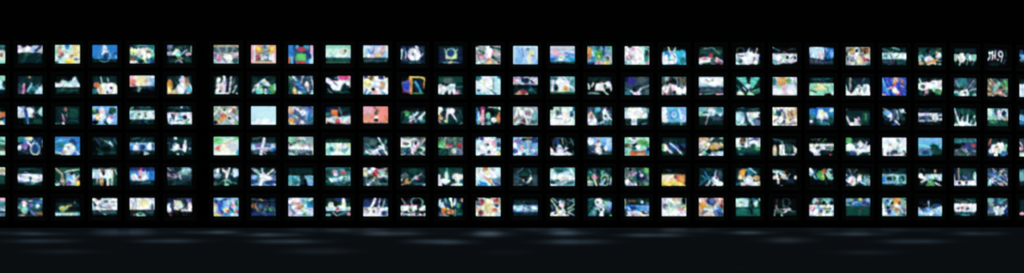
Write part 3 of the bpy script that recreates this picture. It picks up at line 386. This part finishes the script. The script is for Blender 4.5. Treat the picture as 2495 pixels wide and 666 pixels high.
4,20|orange arc, white fan|#d qo12,60,15,20,30,8,45,10,30,65 lY15,55,18,45,12 et58,22,16,20 lC60,10,80,30,7 ew50,65,20,22 eU82,55,14,14 lw25,95,50,70,8 el30,85,14,10 ew70,85,22,12 eO90,60,7,8 lt0,90,20,85,10 ld45,25,42,50,5 ep35,90,8,8 eW92,85,10,14 lb50,15,48,40,6 lg30,60,45,55,5 qY12,65,14,45,28,45,25,65
4,21|white scribble, lone dot|#k lw5,25,40,25,11 lw18,25,25,80,9 ew12,50,8,8 ew45,50,12,9 lw30,35,55,40,7 em35,25,8,8 lw0,60,30,60,5 ew92,52,7,10 lC60,55,70,35,4 en70,70,14,12 eg38,95,7,3 lw45,60,60,60,5 eY42,50,6,5 lS5,15,30,15,5 eO48,25,4,5
4,22|rainbow-coloured band|#k lw5,10,10,40,10 lC15,20,25,55,8 ee45,40,14,22 eO60,22,10,12 ey55,55,7,14 le45,60,60,55,9 em80,30,16,22 en88,25,7,12 lN30,10,20,40,6 eT90,55,9,10 eb30,58,8,6 lM65,15,75,50,7 rm75,50,95,62 lt65,65,68,95,4 rC0,5,14,42 lu60,5,70,25,6 rk0,66,99,99 lD66,65,68,92,4 ly55,35,60,55,4 lf38,50,48,30,5 lO58,15,66,30,5 lC75,20,90,15,4
4,23|white towers, cyan corner|#d rk40,0,99,35 lg15,10,30,50,5 ew25,65,15,22 ew58,55,8,20 lC5,40,15,70,8 ep28,75,10,10 eM85,70,14,18 rT72,45,99,95 lw45,80,55,45,10 lN5,55,20,40,8 lw30,95,45,70,8 eU90,75,5,8 lw0,65,35,90,7 lS65,50,75,90,6 lG40,55,45,80,5 lT0,95,25,92,6 lg35,30,45,10,4 lE80,50,99,55,6 lC60,75,80,90,7 ^14
4,24|cyan strip with dark oblong|#d ek40,15,30,10 rT0,36,99,85 rn20,50,50,68 eE45,58,10,12 lY42,50,45,65,4 rC58,42,66,85 eD80,60,12,18 lM75,55,80,75,4 rb0,50,15,80 lC0,40,55,40,5 eC90,80,9,6 lE60,25,70,30,5 lt55,90,80,92,6 rB5,75,55,84 lt30,8,35,25,4
4,25|white bank, green triangle|#k oG15,18,12,14,3 ew12,45,12,14 rC25,35,99,62 lw0,45,40,65,9 ek25,35,5,10 qe30,99,45,60,60,60,70,99 em48,75,6,8 eM70,45,18,12 lw15,75,40,60,9 lE60,70,85,99,7 eT80,60,14,8 lw70,80,95,98,7 eU70,20,4,8 lE10,90,30,85,6 lU85,92,95,99,4 rC80,40,99,70 ee45,88,12,10
4,26|brown post and blue peak|#n rE25,5,85,35 lU20,5,22,60,7 lw0,40,8,85,8 eS55,45,16,20 lB40,45,55,55,6 lw90,30,92,70,12 rw0,68,99,94 eC90,45,9,18 ek25,80,6,7 ep52,78,8,6 lk30,60,45,68,5 eN70,60,8,10 lg45,92,60,92,4 lS60,25,65,55,6 ld75,25,80,60,7 eG55,78,5,8 rk45,97,60,99
4,27|blue and tan crossing streaks|#S lg30,15,25,5,6 ls5,35,45,55,10 lb10,25,40,35,8 lg45,55,70,20,6 lU75,15,60,40,6 lp50,80,75,95,8 ew20,70,12,12 eT10,85,14,12 lg65,80,95,85,6 ll85,30,95,70,5 eN75,70,12,10 lv60,60,95,55,7 lG85,20,80,50,8 eM15,80,8,10 lg30,25,50,10,5 lC50,60,90,80,5 ek50,15,7,10 lp88,90,99,80,5 en30,92,8,6 ^20 lB60,35,75,50,5 lw20,60,35,50,5 lB10,60,20,75,5 lb15,35,60,55,7 lN5,20,35,35,6 lC15,65,45,70,6 lp55,25,80,10,4
4,28|teal glow|#d rt0,10,30,70 eT8,45,20,25
5,0|pink over mint, white stripe|#T rp60,0,99,18 rt60,25,99,45 lC60,50,99,70,9 lk60,80,99,75,7 ls60,90,99,92,8
5,1|mint blobs and pink head|#S ep27,35,12,16 ew25,40,6,8 em30,65,14,18 ot55,45,14,20,6 ev55,40,8,10 eC78,45,8,12 eE90,70,10,14 eO88,85,12,8 eU20,92,10,6 lb70,20,95,30,8 ll45,20,60,15,6 lN10,20,30,10,8 lt5,45,20,35,8 ls60,75,80,90,7 en10,80,10,10 lv50,65,65,90,6 eT95,10,8,6 ek45,80,6,12 eT10,50,8,10 ^20
5,2|yellow bird over pale floor|#d rk0,0,99,30 rt0,75,99,95 eY30,60,12,14 ey32,65,8,10 lo40,50,65,42,6 lY45,62,50,48,6 eg78,28,3,5 rC5,80,90,92 eY50,85,20,5 eT95,85,7,6 rk55,50,95,72 lG40,75,30,65,4
5,3|white with blue-grey specks|#d rw0,5,99,66 ek25,5,12,8 lS5,25,15,45,8 eG55,22,8,8 lG85,20,75,25,5 lN40,50,55,55,4 rl20,35,90,50 lC30,70,55,90,6 rS0,72,99,82 eg70,55,7,6 rk0,90,99,99 lt40,75,90,75,4 rw5,55,95,66 en12,38,6,8 lG30,35,40,50,4
5,4|cream wall, green cushion below|#k rw0,2,99,64 rW35,8,80,60 lg12,60,25,15,5 rW45,20,75,55 rs86,30,92,64 rN84,40,94,64 ls25,10,30,50,3 rd0,68,99,99 em45,88,18,12 eD45,85,8,6 rm28,90,65,97 rG72,75,95,80 eP22,90,4,7 eY55,30,18,18
5,5|cream strip, white bottle|#k rn0,0,99,35 rS40,3,99,15 ew10,55,10,25 lW30,20,55,25,10 eY45,35,18,18 eG70,50,16,16 lk60,60,85,30,6 ep65,65,9,8 ew40,55,12,12 lp30,65,50,55,6 ew90,45,8,24 rn20,5,28,76 rw55,62,99,72 rk0,78,99,99 er15,92,5,4 rR60,88,80,92 ev85,20,8,10 eM50,45,14,14 eS20,40,6,20
5,6|blue ring among pastel patches|#B eY5,50,8,30 oN45,45,22,32,7 eb30,45,8,20 eC60,25,10,12 eY50,65,12,14 eO55,70,6,7 ev15,25,12,12 eN12,20,6,8 er30,85,8,7 lU80,10,99,35,8 ls55,85,70,60,8 ey15,90,12,8 lb40,80,60,95,7 ep75,45,10,14 et90,30,6,20 er92,72,8,8 ew85,88,12,8 lB45,20,35,40,5 ev25,80,7,8 lw70,20,90,50,5 lN65,50,80,75,5 eM75,90,8,7 ^20
5,7|dim shelf of small goods|#n lu5,10,60,15,5 lU35,10,50,20,4 lE60,15,95,20,5 rN0,30,99,35 eu12,45,12,14 lU20,35,25,65,6 es40,48,10,12 eS60,50,8,12 lt80,45,95,55,6 ee78,60,8,12 eG30,65,8,10 rN0,78,99,95 lT50,60,65,65,4 lu30,55,40,70,4 ek50,5,20,4 lg90,60,95,70,4 eG50,75,10,6 rk0,22,99,28 ^20
5,8|pale pink and cyan swirl|#z ep35,30,16,22 eU45,50,18,20 eW30,15,16,12 ew25,55,15,14 et85,30,14,22 lb75,35,95,50,8 lM60,15,95,10,8 eT60,25,8,12 ee65,88,8,8 ew45,75,12,14 el90,75,12,14 ep15,75,10,12 ls10,50,25,85,7 ll70,60,90,90,6 eS8,30,8,14 ew8,25,10,12 lp5,95,30,90,7 eM60,65,10,12 ea40,55,8,8 lg12,60,20,95,5 ^20
5,9|white peak by cyan water|#d eN55,10,20,10 lw70,10,72,60,12 qw60,55,70,10,78,20,80,60 ew20,45,10,22 lC0,55,40,60,12 eW25,35,8,10 ep48,60,9,12 rC5,50,95,70 eY70,40,6,14 ew50,50,25,10 er48,60,6,8 ek25,80,10,10 eE75,85,12,10 eT10,90,12,8 ep90,85,8,9 lw45,95,30,75,5 lT50,90,80,75,6 eM92,58,8,10 ek40,35,8,14
5,10|white fingers on navy|#n eN15,35,16,20 qw0,52,99,50,99,99,0,99 lw50,5,28,70,11 lg66,5,60,60,7 lw66,8,62,55,5 lg85,8,75,55,5 lw84,12,76,55,4 rs72,70,95,95 eN82,80,6,10 lG15,60,25,75,4 eU10,60,8,8 eG42,70,5,7 og30,70,16,20,3 lg60,70,55,90,5 ew20,90,25,8 rw0,85,70,99
5,11|cream piles, teal hoop|#k lg5,5,20,35,5 oT65,25,22,25,5 rw0,42,99,55 qw0,45,60,45,50,75,0,70 lP15,40,65,40,4 ek75,55,14,12 eS42,65,10,8 ew55,60,12,14 eU10,85,12,10 ew85,60,14,12 eM60,90,10,8 lG20,80,45,85,6 ew35,85,12,10 lw70,75,95,95,8 eu50,80,10,5 ek25,75,6,6 rl0,80,99,95 lk15,78,40,80,5 eE65,85,8,6 lG75,70,60,80,4 lk60,70,90,85,6 lG10,90,40,95,4 ^14
5,12|orange face, white letters|#d rn60,0,99,50 lw10,15,5,40,9 eC12,40,9,14 lB30,10,35,40,8 lw50,5,55,45,10 lw68,10,65,40,8 eN38,40,8,14 eo25,70,10,25 eO50,75,14,14 lo55,70,60,85,8 eY40,62,6,10 ee80,42,8,12 eU95,15,7,10 ru28,65,55,85 eo45,80,8,8 rT65,60,70,99 rS0,75,15,99 eD85,75,14,18 lw20,25,25,50,6 eu35,70,6,8 lB10,90,40,97,6 lt75,90,95,85,6 ^14
5,13|cream face with red patches|#W er25,25,10,18 eG12,30,10,18 ev18,25,6,8 er82,15,14,12 eN82,42,9,10 eO75,65,10,10 er20,80,12,12 eU10,55,8,8 eC88,88,14,12 ek50,2,10,5 lM10,45,20,65,6 ea70,70,8,8 eY50,50,16,35 eT15,95,14,5 eu25,75,6,10 lY5,90,15,60,5 ek5,10,8,10 eU92,25,6,20 ^14
5,14|thin light blue band|#k rd0,15,99,35 eg42,25,2,5 rB0,40,99,74 eC20,55,20,12 lS45,45,42,70,4 lS60,55,70,45,4 og65,58,12,12,4 lN80,50,90,68,3 rC0,45,40,62 rd0,78,99,99 rn0,76,99,84 ew85,55,10,10 eM48,56,5,8
5,15|white leaves, cream stem|#d lY5,15,40,65,6 lM15,30,35,70,6 lg10,5,30,25,6 ew48,35,13,22 lw45,50,60,75,9 eG52,20,8,10 ll50,20,65,45,5 lM70,60,98,35,5 lC75,70,95,60,5 ew45,80,16,14 rw0,86,75,98 lw0,90,25,70,8 ek62,45,7,18 lT5,40,20,75,5 lg80,20,95,10,6 lw70,75,95,95,5 ek20,65,7,8 lT70,10,95,25,5 eS72,30,6,14 lW25,55,35,85,6 ^14
5,16|white creature on teal|#d lt5,15,25,5,7 qt2,99,30,35,42,50,36,99 qT20,90,32,42,40,55,34,90 ew45,25,16,22 qw35,35,60,30,70,55,64,80,66,99,46,99,52,75,40,60 ek55,64,4,8 eG42,25,5,6 lT62,20,95,30,8 es85,52,12,22 eT72,40,8,18 eB88,42,9,14 lS75,75,92,75,6 ef93,92,6,6 lk75,85,80,95,10 lm65,30,85,22,5 qD0,30,25,15,10,70,0,80 lg45,45,50,60,4 ^6
5,17|blue field, white rocks below|#d lY3,10,4,80,6 ru15,15,45,25 eE60,15,10,12 eC70,25,5,10 rb5,40,99,72 eN35,55,12,9 lB50,45,95,50,10 rB60,55,95,70 lC15,50,25,65,7 ew40,78,30,9 qw10,98,20,75,60,72,70,85,99,85,99,98 eG92,30,8,8 eY65,85,8,10 ep40,90,14,6 lw80,75,99,78,5 lk75,80,99,82,4 ev35,95,6,5 rS0,60,8,95 lk15,30,45,32,5
5,18|white orchid petals|#l ew35,30,24,25 ev15,45,10,14 em40,40,9,14 eU55,12,12,12 eM20,80,18,16 ew55,75,22,18 ep75,60,12,14 eg40,45,5,8 rD80,5,95,40 ek88,15,8,18 lw70,25,80,50,7 ll30,25,15,60,6 rw5,85,99,96 eY90,50,9,14 eG20,40,6,8 lG85,55,99,45,4 ew10,75,8,14 er82,62,4,5 lM30,60,60,65,6 ^14
5,19|tan with two blue patches|#U eN50,20,18,24 es55,18,10,14 ew10,15,14,14 eo15,40,13,18 ep80,20,10,20 lu92,20,92,60,8 ew45,62,22,10 eb75,70,18,24 eN85,88,12,14 lC60,65,75,55,7 eW30,85,20,10 eG25,72,14,6 lw75,25,65,55,6 eU10,75,8,14 lg40,40,60,48,6 ew60,90,10,9 ev20,80,8,6 es70,85,8,10 ep22,10,8,8 lR85,40,95,50,6 ^14
5,20|white sky over green field|#D rC0,5,52,50 rM5,15,45,45 lG20,25,35,30,4 ek62,20,6,20 eC78,30,10,22 et72,12,10,8 lG55,5,60,40,6 lk70,45,60,70,8 rJ0,56,99,99 eM80,40,5,12 ed60,60,10,10 rJ0,60,45,95 ld55,60,50,85,5 eD70,85,14,8 rd0,52,99,56 rE88,10,99,60 eM95,10,5,8 rk60,65,68,85
5,21|dim grey glimmers on black|#k lR20,10,18,50,4 oG55,25,14,22,3 lg18,45,15,75,6 lg12,65,10,95,6 lg30,60,60,70,5 ew65,60,9,8 lw38,88,60,65,8 ew40,92,7,7 lT60,60,80,75,5 lG75,70,98,75,5 rd40,80,99,95 lg30,70,40,80,5 lS15,75,30,80,6 lt45,20,42,55,3 eg50,60,7,6 lw20,55,25,72,4
5,22|violet blotches on cream|#G rk0,0,15,35 eM25,18,12,14 eu32,30,7,8 eT75,15,20,12 lw50,20,65,35,5 ek60,28,8,10 ed90,30,8,10 rw0,40,99,98 ep12,55,10,12 lv15,70,25,55,6 eS45,70,8,12 ev42,75,5,8 eB40,55,10,10 eY65,55,12,12 eU45,92,8,5 lG60,60,85,55,5 ev72,75,6,10 lG80,70,85,55,5 ew85,85,12,10 lg30,85,55,88,4 lG90,75,99,70,5 ew15,88,14,8 lw60,15,80,40,4 ^20
5,23|blue crowd over green pitch|#E rs0,8,99,45 eT15,15,14,10 eb50,35,20,10 ey57,10,8,8 eN40,15,8,8 eV78,28,14,12 lC10,40,45,25,6 ls60,40,95,35,7 eB90,15,10,10 eN20,30,8,8 rE0,48,99,95 lD30,55,15,90,4 lt60,55,55,95,3 eR62,60,4,8 lD80,60,95,90,4 lD40,60,35,95,4 lD0,60,30,55,4 eN90,38,8,6
5,24|orange figure, blue strokes|#T lw5,30,10,80,11 lN20,15,35,30,7 lC20,60,35,20,8 eo60,18,18,16 eU45,45,8,18 eO58,60,8,9 eW62,45,8,12 lo90,20,97,60,7 es80,70,12,18 ew20,85,15,12 lY60,90,70,75,7 lw40,70,55,90,5 ek42,28,5,8 eT85,35,8,16 lN90,10,99,15,6 ev22,62,5,8 eN30,75,7,10 lW70,50,85,80,5 eu70,30,6,10 eB45,85,8,10 ek25,55,5,8 eS90,90,10,8 ^20
5,25|blue-white city skyline|#k ln0,25,35,40,8 eN75,42,20,10 qC0,50,20,60,35,50,60,60,80,50,99,45,99,98,0,98 lC44,22,44,60,8 eB45,65,12,14 ew20,75,14,10 es30,60,7,8 ec15,92,16,6 ec85,90,14,7 ew60,85,20,10 ls60,65,70,75,5 lB75,60,90,80,6 eM60,78,8,6 lB50,75,45,92,5 lw85,55,95,50,6 lS15,60,25,70,5 ev55,55,4,10 lb20,75,40,70,6 lz70,80,90,85,7 lb60,90,80,92,6
5,26|white band, grey-pink marks|#d lG10,10,35,25,4 eG45,25,16,8 lt60,10,85,20,4 rw0,32,99,60 ew15,50,16,18 ew85,55,15,22 rw5,58,95,75 eu35,55,7,7 eS58,58,7,8 el50,48,10,7 et50,90,22,8 lG10,80,30,90,6 lS60,85,85,80,5 eM75,62,8,8 lk0,70,10,80,6 ek20,58,5,4 lp30,68,40,60,5 ln25,82,70,80,6 rt30,90,70,97 lt75,25,95,20,4
5,27|white flower on steel blue|#S eT15,15,16,14 lT10,30,30,15,7 et60,15,22,14 lT55,25,90,10,5 eg20,35,12,10 ew45,65,20,20 ew70,65,14,16 ev65,50,7,7 lC30,50,45,65,8 ew60,80,18,12 eN90,80,12,20 es15,70,14,22 ls25,60,40,90,7 lw80,60,90,40,5 eN40,15,8,7 lp60,55,72,45,4 eS20,90,18,8 ln70,92,90,90,8 lB45,30,70,28,5 eC50,88,10,8 ^14
5,28|pink foot of dark picture|#k rd0,15,30,70 ep15,85,18,8
"""

proto = None
for line in DATA.strip().splitlines():
    rc, desc, code = line.split('|')
    r, c = (int(q) for q in rc.split(','))
    x, y, ya = pos[c]
    t = empty('television', (x, y, row_z[r]), ya)
    if proto is None:
        b = mesh_obj('bezel', *bez_m, M_BEZ, t)
        h = mesh_obj('housing', *hou_m, M_CAB, t)
        p = mesh_obj('control_panel', *pan_m, M_PANEL, t)
        proto = (b, h, p)
    else:
        for q in proto: copy_part(q, t)
    make_screen(paint(code, r * 100 + c), t)
    rack, n = ('short', 6 - c) if c < 6 else ('long', c - 5)
    t['label'] = 'black television, %s, %s shelf of %s rack, %s from gap' % (desc, SHELF[r], rack, NTH[n])
    t['category'] = 'television'
    t['group'] = 'glowing televisions on the racks'

# ---------------------------------------------------------------- the two racks
def boundaries(c0, c1):
    pts = []
    for k in range(c0, c1 + 1):
        if k == c0: x, y, a = pos[c0]; w = -45.5 * PX; pts.append((x + w * math.cos(a), y + w * math.sin(a), a))
        elif k == c1: x, y, a = pos[c1 - 1]; w = 45.5 * PX; pts.append((x + w * math.cos(a), y + w * math.sin(a), a))
        else:
            p, q = pos[k - 1], pos[k]
            pts.append(((p[0] + q[0]) / 2, (p[1] + q[1]) / 2, (p[2] + q[2]) / 2))
    return pts

def strip(pts, f, b, z0, z1):
    """a solid board that follows the rack: front offset f, back offset b along each point's depth direction"""
    V, Fc = [], []
    for x, y, a in pts:
        dx, dy = -math.sin(a), math.cos(a)
        V += [(x + f * dx, y + f * dy, z0), (x + b * dx, y + b * dy, z0), (x + b * dx, y + b * dy, z1), (x + f * dx, y + f * dy, z1)]
    n = len(pts)
    for i in range(n - 1):
        o = i * 4
        for k in range(4):
            k2 = (k + 1) % 4
            Fc.append((o + k, o + k2, o + 4 + k2, o + 4 + k))
    Fc.append((0, 3, 2, 1)); e = (n - 1) * 4; Fc.append((e, e + 1, e + 2, e + 3))
    return V, Fc

TOP = row_z[0] + TV_H
def rack(c0, c1, label):
    pts = boundaries(c0, c1)
    base = pts[len(pts) // 2]
    root = empty('display_rack', (base[0], base[1], 0), 0)
    root['label'] = label; root['category'] = 'rack'; root['group'] = 'television racks'
    loc = [(x - base[0], y - base[1], a) for x, y, a in pts]
    for z in row_z:
        mesh_obj('shelf', *strip(loc, 0.004, 0.37, z - 0.024, z - 0.0008), M_RACK, root)
    mesh_obj('top_panel', *strip(loc, 0.004, 0.37, TOP + 0.006, TOP + 0.03), M_RACK, root)
    mesh_obj('plinth', *strip(loc, 0.012, 0.36, 0.0, row_z[5] - 0.024), M_RACK, root)
    levels = [z for z in row_z] 
    for (x, y, a) in loc:
        ca, sa = math.cos(a), math.sin(a)
        V, Fc = [], []
        for i, z in enumerate(levels):                       # one post per bay edge, interrupted by the shelves it carries
            z1 = (row_z[i - 1] - 0.024) if i else TOP + 0.006
            o = len(V)
            for zz in (z - 0.001, z1):
                for (u, v) in ((-0.008, 0.006), (0.008, 0.006), (0.008, 0.34), (-0.008, 0.34)):
                    V.append((x + u * ca - v * sa, y + u * sa + v * ca, zz))
            Fc += [(o, o + 1, o + 5, o + 4), (o + 1, o + 2, o + 6, o + 5), (o + 2, o + 3, o + 7, o + 6), (o + 3, o, o + 4, o + 7),
                   (o + 3, o + 2, o + 1, o), (o + 4, o + 5, o + 6, o + 7)]
        mesh_obj('upright', V, Fc, M_RACK, root)
    return root
rack(0, 6, 'short black rack of televisions before the narrow dark gap')
rack(6, 29, 'long black rack of televisions after the narrow dark gap, curving away at its end')

# ---------------------------------------------------------------- setting
def setting(o):
    o['kind'] = 'structure'; return o
path = [(pos[0][0] - 3, pos[0][1], 0)] + [(x, y, a) for x, y, a in pos]
x, y, a = pos[-1]
path.append((x + 3 * math.cos(a), y + 3 * math.sin(a), a))
setting(mesh_obj('wall_back', *strip(path, 0.55, 0.75, 0.0, 4.2), M_WALL))

# floor: dark painted concrete with reflection streaks shaped in as glossier patches (a gloss value stored per vertex)
STREAKS = [(90, 571, 50, 3.6, .75), (100, 588, 60, 4.5, .9), (150, 614, 65, 5.5, .32), (305, 568, 65, 6.5, .75), (415, 588, 60, 4.5, 1.0),
           (515, 567, 50, 3.8, .9), (660, 573, 55, 4, .85), (705, 589, 62, 4.6, 1.1), (780, 613, 65, 7, .38), (955, 570, 60, 4.6, 1.1),
           (1050, 589, 45, 5, 1.1), (1095, 591, 40, 5, 1.1), (1190, 571, 40, 5.5, 1.1), (1380, 569, 40, 5, 1.1), (1400, 590, 62, 5.4, 1.1),
           (1590, 574, 60, 4, 1.0), (1660, 563, 60, 5, .35), (1822, 568, 42, 4, .85), (1918, 586, 45, 6, .65), (2080, 571, 55, 4, .95),
           (2230, 589, 62, 5, .85), (2110, 616, 60, 5.5, .32), (2380, 570, 50, 4.2, .75), (850, 562, 120, 5, .3), (1330, 560, 60, 5, .3),
           (40, 568, 60, 4, .3), (1240, 616, 50, 7, .1), (2140, 562, 150, 4, .2)]
def build_floor():
    ys = [-3.0, 5.0, 10.0, 13.0] + [CAM_H * F / (p - HORIZON) for p in np.arange(660, 553.9, -1.0)] + [41.9, 42.6]
    ys = sorted(ys)
    xs = np.linspace(-10, 10, 401)
    V, g = [], []
    for yy in ys:
        for xx in xs:
            V.append((xx, yy, 0.0))
            val = 0.0
            if yy > 13.5:
                px, py = CX + xx / yy * F, HORIZON + CAM_H * F / yy
                for (sx, sy, a, b, k) in STREAKS:
                    q = ((px - sx) / a) ** 2 + ((py - sy) / b) ** 2
                    if q < 7: val += k * math.exp(-0.9 * q)
            g.append(val)
    n = len(xs)
    Fc = [(j * n + i, j * n + i + 1, (j + 1) * n + i + 1, (j + 1) * n + i) for j in range(len(ys) - 1) for i in range(n - 1)]
    m = bpy.data.materials.new('dark_glossy_concrete'); m.use_nodes = True
    nt = m.node_tree; nt.nodes.clear()
    out = nt.nodes.new('ShaderNodeOutputMaterial'); mix = nt.nodes.new('ShaderNodeMixShader')
    dif = nt.nodes.new('ShaderNodeBsdfDiffuse'); glo = nt.nodes.new('ShaderNodeBsdfGlossy')
    at = nt.nodes.new('ShaderNodeAttribute'); at.attribute_name = 'reflection_gloss'
    mul = nt.nodes.new('ShaderNodeMath'); mul.operation = 'MULTIPLY_ADD'
    mul.inputs[1].default_value = GLOSS; mul.inputs[2].default_value = GLOSS0
    tc = nt.nodes.new('ShaderNodeTexCoord'); nz = nt.nodes.new('ShaderNodeTexNoise')
    nz.inputs['Scale'].default_value = 1.6; nz.inputs['Detail'].default_value = 5
    ramp = nt.nodes.new('ShaderNodeValToRGB')
    ramp.color_ramp.elements[0].color = (*[c * 0.85 for c in FLOOR], 1); ramp.color_ramp.elements[1].color = (*[c * 1.15 for c in FLOOR], 1)
    glo.inputs['Roughness'].default_value = 0.32; glo.inputs['Color'].default_value = (0.55, 0.78, 1.0, 1)
    L = nt.links.new
    L(tc.outputs['Object'], nz.inputs['Vector']); L(nz.outputs['Fac'], ramp.inputs['Fac']); L(ramp.outputs['Color'], dif.inputs['Color'])
    L(at.outputs['Fac'], mul.inputs[0]); L(mul.outputs['Value'], mix.inputs['Fac'])
    L(dif.outputs['BSDF'], mix.inputs[1]); L(glo.outputs['BSDF'], mix.inputs[2]); L(mix.outputs['Shader'], out.inputs['Surface'])
    o = mesh_obj('floor', V, Fc, m)
    a = o.data.attributes.new('reflection_gloss', 'FLOAT', 'POINT'); a.data.foreach_set('value', np.array(g, np.float32))
    return setting(o)
GLOSS, GLOSS0 = 0.62, 0.004
FLOOR = (0.066, 0.084, 0.100)
build_floor()

# ---------------------------------------------------------------- light of the dark hall, camera, view
w = bpy.data.worlds.new('dim_hall'); scene.world = w; w.use_nodes = True
w.node_tree.nodes['Background'].inputs['Color'].default_value = (0.045, 0.050, 0.055, 1)
w.node_tree.nodes['Background'].inputs['Strength'].default_value = 1.0

cam = bpy.data.cameras.new('camera'); co = bpy.data.objects.new('camera', cam); COL.objects.link(co)
co.location = (0, 0, CAM_H); co.rotation_euler = (math.pi / 2, 0, 0)
cam.sensor_width = 36; cam.lens = F / 2495 * 36
cam.shift_y = (HORIZON - 333) / 2495
cam.clip_end = 200
scene.camera = co
vs = scene.view_settings
vs.view_transform = 'Standard'; vs.look = 'None'; vs.exposure = 0; vs.gamma = 1; vs.use_curve_mapping = False
